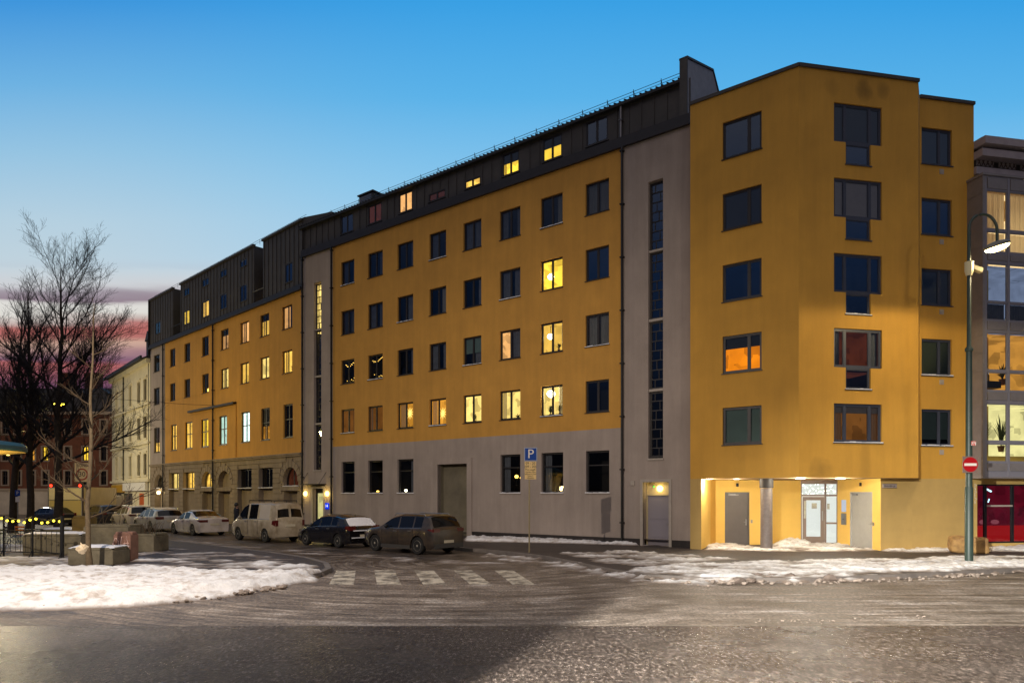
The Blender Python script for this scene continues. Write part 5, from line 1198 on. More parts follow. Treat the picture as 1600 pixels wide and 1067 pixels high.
    if rack:
        g = MB(); rz_ = sp['H']
        for x0, x1 in rack: g.tube([(x0-L/2, -.62, rz_+.02), (x0-L/2, -.62, rz_+.12), (x0-L/2, .62, rz_+.12), (x0-L/2, .62, rz_+.02)], .025, 5)
        g.build('roof_rack', blk, root)
    if sp.get('rails'):
        for sy in (-1, 1): g = MB(); a, b = sp['rails']; yy = sy*(W/2*.955-tum*(sp['H']-belt[2][1])-.03); g.tube([(a-L/2, yy, sp['H']-.05), (a-L/2+.12, yy, sp['H']+.03), (b-L/2-.12, yy, sp['H']+.02), (b-L/2, yy, sp['H']-.06)], .018, 5); g.build('roof_rail', steel, root)
    g = MB(); g.prism([(xe-sp['spo'], 0, sp['H']-.05), (xe-sp['spo']+.1, 0, sp['H']-.02), (xe-sp['spo']+.1, 0, sp['H']-.06)], (0, .02, .06)); g.build('antenna', blk, root)
    if snow:
        if 'roof' in snow:
            n1, n2 = 16, 8; x0, x1 = sp['roofx']; vs_ = []; hw = W/2*.955-tum*(sp['H']-belt[2][1])-.1; fs_ = []
            for i in range(n1+1):
                for j in range(n2+1):
                    x = x0+(x1-x0)*i/n1; y = -hw+2*hw*j/n2; ed = min(i, n1-i, 2)/2*min(j, n2-j, 1); vs_.append((x-L/2, y, smooth_interp(top, x)+.02+ed*(.035+.02*noise.noise(Vector((x*3, y*3, 2))))))
            for i in range(n1):
                for j in range(n2): a = i*(n2+1)+j; fs_.append((a, a+1, a+n2+2, a+n2+1))
            g = MB(); g.add(vs_, fs_); tag(g.build('roof_snow', snowd, root, smooth=True, recalc=False))
        if 'rear' in snow:
            g = MB(); g.box(xe-.05, xe+.05, -W/2*.7, W/2*.7, sp['tail'][0]-.02, sp['tail'][0]+.03); g.box(xe-.02, xe+.05, -W/2*.8, W/2*.8, .45, .49); g.build('bumper_snow', snow_m, root)
    return root
SUV = dict(L=4.4, W=1.84, H=1.58, R=.35, xf=.87, xr=3.52, clear=.22, top=[(0, .82), (.12, .9), (.5, 1.0), (1.15, 1.09), (1.85, 1.48), (2.3, 1.57), (3.2, 1.58), (4.0, 1.55), (4.1, 1.46), (4.33, 1.06), (4.4, .95)], belt=[(0, .8), (1.1, 1.0), (2.5, 1.02), (4.4, 1.08)], side=[(1.5, 2.32), (2.40, 3.2), (3.28, 3.75)], ws=(1.22, 1.95), rw=(4.06, 4.31), tail=(.9, 1.04, .34), plate=.52, seams=[1.35, 2.36, 3.25], rails=(1.9, 3.8), spo=.9, roofx=(2.0, 3.8))
HATCH = dict(L=4.3, W=1.77, H=1.46, R=.31, xf=.85, xr=3.45, clear=.17, top=[(0, .62), (.12, .72), (.6, .88), (1.05, .98), (1.85, 1.38), (2.3, 1.45), (3.1, 1.45), (3.75, 1.36), (4.2, .98), (4.3, .84)], belt=[(0, .6), (1.0, .88), (2.5, .95), (4.3, 1.0)], side=[(1.3, 1.98), (2.06, 2.85), (2.93, 3.35)], ws=(1.1, 1.9), rw=(3.8, 4.2), tail=(.78, 1.0, .3), plate=.55, seams=[1.3, 2.02, 2.9], spo=.8, roofx=(2.0, 3.7))
VAN = dict(L=4.75, W=1.72, H=1.96, R=.33, xf=.95, xr=3.75, clear=.24, top=[(0, .82), (.15, .98), (.75, 1.15), (1.5, 1.82), (1.9, 1.95), (4.0, 1.96), (4.5, 1.93), (4.62, 1.82), (4.72, 1.22), (4.75, 1.0)], belt=[(0, .8), (.8, 1.1), (2.5, 1.14), (4.75, 1.14)], side=[(1.08, 1.95), (2.12, 2.95), (3.15, 4.15)], ws=(.85, 1.6), rw=(4.64, 4.72), tail=(.82, 1.12, .12), plate=.85, seams=[2.04, 3.05], tumble=.16, spokes=9, spo=2.6, roofx=(2, 4.4), panelled={2})
SEDAN = dict(L=4.68, W=1.81, H=1.43, R=.33, xf=.9, xr=3.7, clear=.17, top=[(0, .6), (.12, .7), (.6, .85), (1.35, .97), (2.1, 1.36), (2.6, 1.42), (3.1, 1.39), (3.9, 1.1), (4.15, 1.06), (4.6, 1.03), (4.68, .92)], belt=[(0, .58), (1.2, .88), (2.5, .95), (4.68, 1.0)], side=[(1.65, 2.4), (2.48, 3.2)], ws=(1.4, 2.2), rw=(3.15, 3.9), tail=(.78, .93, .42), plate=.66, seams=[1.5, 2.44, 3.3], spo=1.6, roofx=(2.3, 3.1))
WAGON = dict(L=4.7, W=1.82, H=1.48, R=.33, xf=.9, xr=3.65, clear=.17, top=[(0, .62), (.12, .74), (.6, .9), (1.25, 1.0), (2.0, 1.4), (2.5, 1.48), (3.6, 1.47), (4.25, 1.38), (4.62, 1.0), (4.7, .9)], belt=[(0, .6), (1.2, .92), (2.5, .97), (4.7, 1.0)], side=[(1.5, 2.3), (2.38, 3.15), (3.23, 4.0)], ws=(1.3, 2.1), rw=(4.28, 4.6), tail=(.8, .98, .38), plate=.7, seams=[1.4, 2.34, 3.19], rails=(2.1, 4.0), spo=.9, roofx=(2.2, 4.1))
def paint(n, c, rough=.32, coat=.5, dirt=None):
    return mat(n, c, rough*.8, coat=min(1, coat*1.5), metal=.15, vscale=1.6, var=.0 if dirt else .06, col2=dirt, ramp=(.42, .7))
VAN['panel_mat'] = paint('van_panel', (196, 186, 172), .45, .2)
p_suv = paint('anthracite_paint', (48, 42, 38), .4, .5, (78, 66, 54)); p_h = paint('black_car_paint', (22, 20, 24), .3, .6); p_v = paint('dirty_white_van_paint', (184, 170, 146), .45, .25, (136, 120, 92)); p_s = paint('pearl_white_paint', (214, 204, 196), .35, .5, (176, 164, 146)); p_w = paint('silver_paint', (186, 184, 178), .35, .5, (150, 144, 132))
def wl(px, py): g = gp(px, py); return (g.x, g.y)
A_ = R(48.5)
car('parked_suv', 'dark dirty suv with roof rails and a pale number plate, nearest of the parked cars', 'car', wl(653.6, 866), R(50), SUV, p_suv, cladding=mat('grey_cladding', (60, 58, 56), .6))
car('parked_hatchback', 'black hatchback with snow on its rear window parked behind the dirty dark suv', 'car', wl(529, 855.5), R(49), HATCH, p_h, snow=('rear',))
car('parked_van', 'dirty white van with two black roof bars parked by the lit stair tower door', 'van', wl(415, 847), R(48), VAN, p_v, rack=((1.75, 0), (3.3, 0), (4.3, 0)))
car('parked_sedan', 'white sedan with sloping rear window parked in front of the white van', 'car', wl(302, 836.5), R(47), SEDAN, p_s, snow=('roof',))
car('parked_estate_car', 'silver white estate car with roof rails between the white sedan and a white suv', 'car', wl(236.5, 830.5), R(46.5), WAGON, p_w, snow=('roof',))
car('parked_suv', 'white suv with dark tinted rear half parked beyond the silver estate car', 'car', wl(197, 826.5), R(46), SUV, paint('white_suv_paint', (200, 192, 188), .35, .5), snow=('roof',))
car('parked_suv', 'dark grey suv between the white suv and the red car far down the street', 'car', wl(151.5, 822.5), R(50), SUV, paint('dark_grey_paint', (52, 50, 56), .3, .5))
car('parked_hatchback', 'red hatchback farthest down the street seen behind the tree trunks', 'car', wl(110, 820.5), R(50), HATCH, paint('red_car_paint', (170, 40, 24), .35, .5))

# box truck
tY = 52.; tc_ = Vector(((102-800)/F*tY, tY, 0)); tk = thing('box_truck', 'white box truck seen from behind with two red marker lights on its roof corners', 'truck', tc_, R(8))
wh = mat('truck_box_white', (214, 202, 168), .5, var=.06, vscale=1.5)
q = MB(); q.box(-1.2, 1.2, 0, 6, .75, 2.95); q.build('cargo_box', wh, tk); q = MB(); q.box(-1.1, 1.1, -.03, 0, .8, 1.95); q.build('tail_lift', mat('tail_lift_panel', (190, 170, 110), .5), tk)
q = MB(); q.box(-1.22, -1.15, -.02, .1, .75, 2.97); q.box(1.15, 1.22, -.02, .1, .75, 2.97); q.box(-1.15, 1.15, -.02, .1, 2.9, 2.97); q.box(-1.15, 1.15, -.045, 0, 1.96, 2.0); q.build('box_frame', steel, tk)
q = MB(); q.box(-1.05, 1.05, 6.1, 8, .5, 2.3); q.build('cab', paint('truck_cab', (190, 190, 190)), tk); q = MB(); q.box(-1, 1, .3, 7.9, .45, .74); q.build('chassis', under, tk)
for sx in (-1, 1):
    for yy in (1.3, 6.9): q = MB(); q.lathe([(.2, -.14), (.45, -.14), (.45, .14), (.2, .14)], (sx*.95, yy, .45), 20, 'x'); q.build('wheel', tyre_m, tk, smooth=True)
    q = MB(); q.ball((sx*1.02, .02, 3.06), .1, 8); q.build('marker_light', emit('red_marker', (255, 40, 20), 7), tk, smooth=True); q = MB(); q.box(sx*.9-.16, sx*.9+.16, -.03, .02, .58, .7); q.build('tail_light', tail_m, tk)
# far car with red lights left of the red one
car('parked_hatchback', 'small dark car with a lit red tail light half hidden behind the middle tree trunk', 'car', wl(78, 822), R(62), HATCH, paint('dark_blue_paint', (40, 40, 52), .35, .5))

# ================================================================== TREES
def tube_path(mb, pts, r0, r1, n):
    k = len(pts)-1; mb.tube(pts, [r0+(r1-r0)*i/k for i in range(k+1)], n, cap=False)
def tree(name, label, base, H, r, seed, m, lean=(0, 0), nb=16, low=.3, spread=.33, up=.75, twig=3, crown_m=None, wob=.06, group=None, leader=1, slim=.5):
    rnd = random.Random(seed); root = thing(name, label, 'tree', base, 0, group); tr = MB(); cr = MB(); N = 12; P = []
    x = y = 0.
    for i in range(N+1):
        t = i/N; P.append(Vector((x, y, H*.97*t))); x += rnd.gauss(0, wob)*H/16+lean[0]/N; y += rnd.gauss(0, wob)*H/16+lean[1]/N
    rad = [r*(1-t/N)**.8+.012 for t in range(N+1)]; rad[0] *= 1.35; tr.tube(P, rad, 10, cap=False)
    def grow(p, d, L, r_, lv):
        if L < .22: return
        k = 5 if lv < 2 else 3; pts = [p]; dd = d.copy()
        for i in range(k):
            dd = (dd+Vector((rnd.gauss(0, .13), rnd.gauss(0, .13), rnd.gauss(.05, .08)+(.07 if lv < 2 else .02)))).normalized(); pts.append(pts[-1]+dd*L/k)
        tube_path(cr, pts, r_, max(r_*.3, .004), 5 if lv == 0 else (4 if lv == 1 else 3))
        if lv >= twig: return
        nn = int((5+L*2.4) if lv == 0 else (4+L*3.6))
        for i in range(nn):
            t = .18+.8*(i+rnd.random()*.6)/nn; t = min(t, .98); j = min(int(t*k), k-1); q0 = pts[j].lerp(pts[j+1], t*k-j); bd = (pts[j+1]-pts[j]).normalized()
            ax = bd.cross(Vector((rnd.gauss(0, 1), rnd.gauss(0, 1), rnd.gauss(0, 1)))).normalized(); an = rnd.uniform(.45, .95); nd = bd*math.cos(an)+ax*math.sin(an); nd.z += .12
            grow(q0, nd.normalized(), L*rnd.uniform(.3, .5)*(1.15-.5*t), max(r_*.45*(1-.5*t), .005), lv+1)
    for i in range(nb):
        t = low+(.97-low)*(i+rnd.random()*.5)/nb; j = min(int(t*N), N-1); p = P[j].lerp(P[j+1], t*N-j); a = i*2.4+rnd.random()*.9
        el = up*(.55+.75*t)+rnd.gauss(0, .1); L = H*spread*(1.15-.75*t)*rnd.uniform(.75, 1.2); d = Vector((math.cos(a)*math.cos(el), math.sin(a)*math.cos(el), math.sin(el)))
        grow(p, d, L*(1.25 if el > .9 else 1), r*(1-t)**.8*slim+.01, 0)
    tr.build('trunk', m, root, smooth=True, angle=70, recalc=False); o = cr.build('crown', crown_m or m, root, recalc=False); return root
bark = mat('dark_bark', (58, 48, 36), .9, var=.3, vscale=5, bump=.9, bscale=22); twigm = mat('dark_twigs', (34, 30, 30), .9); bark2 = mat('young_bark', (112, 96, 72), .85, var=.2, vscale=8, bump=.3); twig2 = mat('young_twigs', (84, 68, 48), .9)
g1 = gp(93, 836, .1); tree('street_tree', 'tallest bare tree with spreading branches, in front of the white truck', (g1.x, g1.y, .1), 15.4, .23, 11, bark, lean=(0, 0), nb=32, low=.27, spread=.38, up=.72, slim=.4, crown_m=twigm)
g1 = gp(46, 834, .1); tree('street_tree', 'bare tree with a straight trunk, middle of the three dark trunks behind the fence', (g1.x, g1.y, .1), 14.2, .2, 23, bark, nb=28, low=.26, spread=.26, up=.95, crown_m=twigm)
g1 = gp(19, 832, .1); tree('street_tree', 'bare tree with thick twiggy crown, leftmost of the three dark trunks', (g1.x, g1.y, .1), 13.8, .22, 31, bark, lean=(.5, 0), nb=28, low=.26, spread=.27, up=.9, crown_m=twigm)
g1 = gp(140, 887, .12); tree('young_tree', 'slim young bare tree with pale trunk standing in the snow by the concrete planters', (g1.x, g1.y, .1), 8.0, .07, 5, bark2, lean=(.2, 0), nb=16, low=.2, spread=.24, up=.5, crown_m=twig2, twig=2, slim=.4)
g1 = Vector((-29., 33., .1)); tree('bare_tree', 'bushy tree lit yellow by lamp light at the left edge above the kiosk roof', g1, 8.2, .16, 77, bark2, nb=26, low=.25, spread=.34, up=.5, crown_m=mat('lamp_tinted_twigs', (120, 104, 44), .9))  # yellow lamplight is put into the twig colour

# ================================================================== STREET FURNITURE
# curved-arm street lamp on the right
lb = gp(1514, 880.5, .12); LY = lb.y; lp = thing('street_lamp', 'tall green street lamp pole with curved arm and glowing head at the right corner', 'street lamp', (lb.x, lb.y, .1))
green = mat('green_pole_paint', (50, 66, 58), .45, var=.12, vscale=4); dz0 = .1
zz1 = at(1514, 762, LY).z-dz0; zz2 = at(1514, 547, LY).z-dz0; zz3 = at(1514, 360, LY).z-dz0
q = MB(); q.lathe([(.125, 0), (.12, zz1), (.1, zz1+.04), (.1, zz1+.06), (.09, zz2-.06), (.12, zz2-.03), (.12, zz2+.05), (.065, zz2+.12), (.05, zz3)], (0, 0, 0), 18)
arm = [(0, 0, zz3)]; tp = at(1545, 335, LY); ax = tp.x-lb.x; 
hx = at(1558, 370, LY).x-lb.x; az = tp.z-dz0
for k in range(1, 15):
    t = k/14*math.pi; arm.append((hx/2-hx/2*math.cos(t), 0, zz3+.0+(az-zz3)*math.sin(t)**.8 if t < math.pi/2 else (az-.55)+.55*math.sin(t)))
arm.append((hx, 0, at(1558, 379, LY).z-dz0)); q2 = MB(); q2.tube(arm, .045, 8); 
q.build('pole', green, lp, smooth=True); q2.build('arm', green, lp, smooth=True)
hd = at(1559.5, 386, LY)-lb; hz = hd.z+lb.z-dz0
hm = MB(); n0 = 24
def tilt(v, c, a): x, y, z = v[0]-c[0], v[1], v[2]-c[2]; return (c[0]+x*math.cos(a)-z*math.sin(a), y, c[2]+x*math.sin(a)+z*math.cos(a))
hm.ball((hx, 0, hz+.05), .45, 20, (1, .5, .32)); hm.v = [v if v[2] > hz else (v[0], v[1], hz) for v in hm.v]; hm.v = [tilt(v, (hx, 0, hz), .3) for v in hm.v]; hm.build('lamp_head', mat('lamp_head_grey', (120, 118, 110), .4, metal=.3), lp, smooth=True)
lm = MB(); lm.ball((hx, 0, hz), .41, 20, (1, .5, .34)); lm.v = [v if v[2] < hz else (v[0], v[1], hz) for v in lm.v]; lm.v = [tilt(v, (hx, 0, hz-.01), .3) for v in lm.v]; lm.build('lens', emit('sodium_lens', (255, 232, 150), 30), lp, smooth=True)
q = MB(); z_ = at(1520, 419, LY).z-dz0; q.lathe([(.09, z_-.25), (.13, z_-.1), (.13, z_+.2), (.06, z_+.22)], (0, 0, 0), 12); q.prism([(.1, -.08, z_+.1), (.42, -.08, z_-.02), (.4, -.08, z_-.16), (.1, -.08, z_-.05)], (0, .16, 0)); q.build('floodlight', mat('cream_metal', (226, 214, 170), .5), lp)
q = MB(); z_ = at(1514, 693, LY).z-dz0; q.box(-.02, .13, -.15, -.135, z_-.07, z_+.07); q.build('sticker', mat('red_white_sticker', (200, 60, 50), .5, col2=(230, 220, 210), vscale=20, ramp=(.49, .51)), lp)
q = MB()
for k in range(6): q.tube([(.06+.02*math.sin(k*2), -.195, 2.0+k*.11), (.1-.03*math.cos(k*3), -.2, 2.04+k*.11), (.05, -.195, 2.08+k*.11)], .008, 4)
q.build('graffiti', framew, lp)
# no entry sign
nsz = at(1509, 726, LY).z; s_ = thing('no_entry_sign', 'red round no entry sign on a grey square plate fixed to the lamp pole', 'sign', (at(1509, 726, LY).x, LY-.21, nsz))
q = MB(); q.box(-.24, .24, -.01, .01, -.27, .27); q.build('plate', mat('sign_back_grey', (120, 100, 92), .5), s_)
q = MB(); q.lathe([(.24, -.006), (.24, -.012)], (0, -.006, 0), 36, 'y'); q.build('red_disc', mat('sign_red', (170, 16, 24), .4), s_)
q = MB(); q.box(-.2, .2, -.024, -.019, -.042, .042); q.build('white_bar', mat('sign_white', (225, 215, 205), .4), s_)
# parking sign
pb = gp(827, 863, .12); ps = thing('parking_sign', 'blue parking sign with white letter P above a cream text plate on a thin pole', 'sign', (pb.x, pb.y, .12)); Yp = pb.y
zP = at(0, 699, Yp).z-.12
q = MB(); q.tube([(0, .03, 0), (0, .03, zP-.1)], .03, 8); q.build('pole', mat('galvanised_pole', (150, 136, 104), .5, metal=.3), ps, smooth=True)
u = Yp/F; c = 829.2-827
q = MB(); q.box((c-10.2)*u, (c+10.2)*u, -.012, .0, zP-21.2*u, zP); q.build('sign_border', mat('sign_border_grey', (150, 155, 170), .5), ps)
q = MB(); q.box((c-8.8)*u, (c+8.8)*u, -.018, -.012, zP-19.8*u, zP-1.3*u); q.build('blue_panel', mat('sign_blue', (14, 62, 140), .4), ps)
q = MB(); add_text(q, 'P', 20*u, (c)*u, -.021, zP-10.6*u, .01); q.build('letter', MATS['sign_white'], ps)
q = MB(); q.box((c-9.4)*u, (c+8.6)*u, -.012, 0, zP-49.5*u, zP-21.8*u); q.build('text_plate', mat('cream_plate', (222, 190, 128), .5), ps)
q = MB(); cx = (c-.4)*u
for tx, sz, dy in (('09 - 20', 4.2, 24.6), ('(09 - 20)', 4.2, 29.8), ('Mot avgift', 3.2, 34.6), ('Gjelder ikke', 2.6, 38.4), ('beboere med', 2.6, 41.4), ('Sone 2', 2.6, 44.4), ('tillatelse', 2.6, 47.4)): add_text(q, tx, sz*u*1.25, cx, -.014, zP-dy*u, .004)
q.build('lettering', mat('plate_black', (30, 24, 18), .6), ps)
# 30 zone sign
zY = 33.; zb = Vector(((129-800)/F*zY, zY, .12)); zs = thing('speed_limit_sign', 'white zone sign with red ring and number 30 behind the young tree', 'sign', zb, 0); zt0 = at(0, 723, zY).z-.12; zt1 = at(0, 752.5, zY).z-.12
q = MB(); q.tube([(0, .03, 0), (0, .03, zt0)], .035, 8); q.build('pole', mat('brown_pole', (70, 50, 30), .6), zs, smooth=True)
q = MB(); q.box(-.38, .34, -.012, 0, zt1, zt0); q.build('plate', mat('zone_plate', (205, 180, 130), .5), zs)
q = MB(); zc = zt1+.36; n = 32
for k in range(n):
    a, b = 2*math.pi*k/n, 2*math.pi*(k+1)/n; q.prism([(-.02+r_*math.cos(t), -.016, zc+r_*math.sin(t)) for r_, t in ((.23, a), (.29, a), (.29, b), (.23, b))], (0, -.006, 0))
q.build('red_ring', mat('ring_red', (150, 40, 14), .5), zs)
q = MB(); add_text(q, '30', .34, -.02, -.016, zc, .006); add_text(q, 'SONE', .2, -.02, -.016, zt0-.13, .006); q.build('lettering', MATS['plate_black'], zs)
# small blue sign far left
pp = gp(27, 840, 0); zY = 40.; pq = thing('parking_sign', 'small blue square sign with white plate below it between the two left tree trunks', 'sign', (at(27.5, 772, zY).x, zY, 0))
q = MB(); q.tube([(0, .02, 0), (0, .02, 2.7)], .03, 6); q.build('pole', steel, pq); q = MB(); q.box(-.15, .15, -.01, 0, 2.3, 2.65); q.build('blue_panel', MATS['sign_blue'], pq); q = MB(); q.box(-.12, .12, -.01, 0, 1.95, 2.25); q.build('text_plate', MATS['sign_white'], pq)
q = MB(); add_text(q, 'P', .26, 0, -.013, 2.47, .004); q.build('letter', MATS['sign_white'], pq)
# suspended lamp
sY = 45.; sp_ = at(92, 631, sY); sl = thing('suspended_street_lamp', 'yellow glowing street lamp hanging on a wire among the tree branches', 'street lamp', sp_)
q = MB(); q.ball((0, 0, .06), .34, 16, (1, .5, .3)); q.build('lamp_head', blk, sl, smooth=True); q = MB(); q.ball((0, 0, -.03), .36, 16, (1, .45, .26)); q.build('lens', emit('yellow_lens', (255, 226, 70), 20), sl, smooth=True)
q = MB(); q.tube([(0, 0, .1), (0, 0, .6)], .015, 5); q.tube([(-14, -2, 1.3), (-7, -1, .75), (0, 0, .6), (5, 7, .9), (10.5, 15, 1.6)], .014, 4); q.build('span_wire', blk, sl)
# overhead cables crossing in front of the cream building
cb = thing('overhead_cable', 'thin dark cables hanging across the street in front of the cream building', 'cable', at(60, 690, 40))
q = MB(); o_ = cb.location
for (a, b, sag) in ((at(-40, 660, 36), FW.W(SW(205), 0, 9.2), .8), (at(-60, 640, 38), FL.W(SL(245), 0, 11.), 1.)):
    q.tube([a.lerp(b, k/12)-o_-Vector((0, 0, sag*math.sin(math.pi*k/12))) for k in range(13)], .018, 4)
q.build('cable', blk, cb)
# concrete planters
conc = mat('mossy_concrete', (120, 112, 92), .9, var=.25, vscale=2.2, bump=.5, bscale=18)
def planter(px0, px1, ybase, h, depth, label, plants=0, snow=True, rz=0., m=None, group='concrete planters', tilt_=0):
    a, b = gp(px0, ybase, .12), gp(px1, ybase, .12); w = (b-a).length/2; c = (a+b)/2; root = thing('planter', label, 'planter', (c.x, c.y+depth/2, .12), rz, group)
    q = MB(); d = depth/2; q.box(-w, w, -d, d, 0, h-.1); q.prism([(-w, -d, h-.1), (-w+.12, -d, h), (w-.12, -d, h), (w, -d, h-.1)], (0, .12, 0)); q.prism([(-w, d-.12, h-.1), (-w+.12, d-.12, h), (w-.12, d-.12, h), (w, d-.12, h-.1)], (0, .12, 0)); q.box(-w, -w+.12, -d+.12, d-.12, h-.1, h); q.box(w-.12, w, -d+.12, d-.12, h-.1, h)
    o = q.build('box', m or conc, root); bv = o.modifiers.new('bevel', 'BEVEL'); bv.width = .02; bv.segments = 2
    if snow:
        n1, n2 = 14, 8; vs_, fs_ = [], []
        for i in range(n1+1):
            for j in range(n2+1):
                x = -w+2*w*i/n1; y = -d+2*d*j/n2; vs_.append((x, y, h-.02+.09*min(1, min(i, n1-i, j, n2-j)/1.2)*(.8+.6*noise.noise(Vector((x*2.2+px0, y*2.2, 1))))))
        for i in range(n1):
            for j in range(n2): k = i*(n2+1)+j; fs_.append((k, k+1, k+n2+2, k+n2+1))
        q = MB(); q.add(vs_, fs_); q.build('snow_cap', snow_m, root, smooth=True, recalc=False)
    if plants:
        q = MB(); rnd = random.Random(px0)
        for _ in range(plants):
            x = rnd.uniform(-w*.7, w*.7); y = rnd.uniform(-d*.6, d*.6); L = rnd.uniform(.25, .6); dx, dy = rnd.gauss(0, .25), rnd.gauss(0, .2)
            q.tube([(x, y, h-.05), (x+dx*.5, y+dy*.5, h+L*.6), (x+dx, y+dy, h+L)], [.012, .008, .003], 4)
        q.build('dry_stems', twig2, root)['kind'] = 'stuff'
    return root
planter(35, 126, 866, .78, 1.1, 'long low concrete planter behind the iron fence with snow on top')
planter(106, 176, 882.5, .56, 1.0, 'low snow topped concrete planter directly beside the young tree')
pg = planter(177, 204, 877, 1.0, .5, 'tall narrow concrete block with pink graffiti scrawl beside the low planter', snow=False, m=mat('pinkish_concrete', (140, 104, 88), .9, var=.2, vscale=3, bump=.4))
q = MB(); 
for st in ([(-.22, .8), (-.3, .6), (-.25, .42), (-.1, .45), (-.12, .7), (-.2, .8)], [(.0, .85), (-.05, .55), (.02, .4)], [(.05, .42), (.16, .86), (.24, .4)], [(.06, .6), (.24, .62)], [(-.15, .35), (-.02, .2), (-.1, .1)], [(.14, .4), (.06, .05)], [(-.2, .3), (.1, .28)]): q.tube([(x, -.265, z) for x, z in st], .018, 4)
q.build('graffiti', mat('pink_spray', (224, 186, 172), .7), pg)
planter(200, 240, 862, .72, 1.2, 'concrete planter with dry stems nearest the street', plants=26, snow=False)
planter(130, 200, 864, 1.1, 1.2, 'tall mossy concrete planter behind the graffiti block', plants=8, snow=False)
planter(112, 134, 855, 1.35, .8, 'tallest narrow olive concrete planter at the foot of the zone sign', snow=False, m=mat('olive_concrete', (120, 100, 54), .9, var=.2, vscale=3, bump=.4))
planter(60, 112, 851, .7, 1.0, 'dark planter between the tallest tree and the low planter', snow=True)
# plastic bag on planter
g = gp(116, 866, .68); bg = thing('plastic_bag', 'crumpled white plastic bag lying on the low planter beside the young tree', 'bag', (g.x, g.y+.35, .68))
q = MB(); q.ball((0, 0, .13), .15, 14, (1, .8, .9)); q.v = [tuple(Vector(v)+Vector((noise.noise(Vector(v)*11), noise.noise(Vector(v)*11+Vector((3, 0, 0))), noise.noise(Vector(v)*11+Vector((0, 4, 0)))))*.06) for v in q.v]; q.tube([(.0, 0, .22), (-.04, 0, .32)], [.03, .012], 6); q.build('bag_body', mat('bag_plastic', (225, 205, 170), .5), bg)
# iron fence with lights
a, b = gp(-160, 863, .12), gp(97, 872, .12); fc = thing('iron_fence', 'low black iron railing fence in the snow around the cafe seating', 'fence', a, math.atan2((b-a).y, (b-a).x)); L = (b-a).length
q = MB(); q.tube([(0, 0, .95), (L, 0, .95)], .02, 5); q.tube([(0, 0, .18), (L, 0, .18)], .018, 5); q.build('rail', blk, fc)
q = MB(); n = int(L/.24)
for k in range(n+1): q.tube([(L*k/n, 0, .18), (L*k/n, 0, .95)], .011, 4)
q.build('bars', blk, fc)
for k in range(7): q = MB(); x = L*k/6; q.tube([(x, 0, 0), (x, 0, 1.5)], .035 if k < 6 else .07, 6); q.tube([(x, 0, .3), (x+.25, -.35, .0)], .018, 4); q.build('post', blk, fc)
sg = thing('string_lights', 'string of yellow bulbs along the top of the fence posts by the trees', 'string lights', a, fc.rotation_euler.z); q = MB(); pts = []
zc_ = at(0, 804, a.y).z-.12
for k in range(61): t = k/60; z = zc_-.12*abs(math.sin(t*math.pi*6)); pts.append((L*t, .02, z))
q.tube(pts, .012, 4); q.build('wire', blk, sg)
for k in range(1, 60, 2): q = MB(); p = pts[k]; q.ball((p[0], p[1], p[2]-.05-.04*(k % 3)), .042, 8); q.build('bulb', emit('fence_bulb', (255, 226, 60), 5), sg, smooth=True)
# cafe furniture
def chair(p, rz, label, m):
    r_ = thing('cafe_chair', label, 'chair', p, rz, 'cafe chairs behind the fence'); q = MB()
    for k in range(4): q.box(-.2, .2, -.2+k*.105, -.11+k*.105, .44, .46)
    q.build('seat', m, r_); q = MB(); q.box(-.2, .2, .2, .22, .62, .7); q.box(-.2, .2, .22, .24, .76, .84); q.build('backrest', m, r_)
    for sx in (-.2, .2):
        q = MB(); q.tube([(sx, -.22, 0), (sx, .2, .5), (sx, .25, .86)], .012, 5); q.build('leg', steel, r_); q = MB(); q.tube([(sx*.9, .24, 0), (sx*.9, -.2, .44)], .012, 5); q.build('leg', steel, r_)
def table(p, label):
    r_ = thing('cafe_table', label, 'table', p, 0, 'cafe tables behind the fence'); q = MB(); q.lathe([(.38, .7), (.38, .73)], (0, 0, 0), 24); q.build('table_top', mat('dark_table', (40, 34, 30), .6), r_); q = MB(); q.tube([(0, 0, 0), (0, 0, .7)], .03, 8); q.build('leg', blk, r_); q = MB(); q.lathe([(.24, 0), (.24, .02), (.05, .05)], (0, 0, 0), 16); q.build('foot', blk, r_)
gr_m = mat('green_grey_chair', (130, 140, 120), .6); or_m = mat('orange_chair', (200, 110, 30), .6); br_m = mat('brown_chair', (70, 52, 38), .6)
g = gp(3, 858, .12); chair((g.x, g.y, .12), .9, 'pale green folding chair at the left edge behind the fence', gr_m)
g = gp(18, 851, .12); chair((g.x, g.y, .12), 2.6, 'brown folding chair beside the leftmost tree trunk', br_m)
g = gp(35, 850, .12); chair((g.x, g.y, .12), 3.3, 'orange folding chair between the two left tree trunks', or_m)
g = gp(52, 852, .12); table((g.x, g.y, .12), 'round dark cafe table behind the iron fence near the low planter')
g = gp(-8, 853, .12); table((g.x, g.y, .12), 'round dark cafe table at the left edge beside the pale green chair')
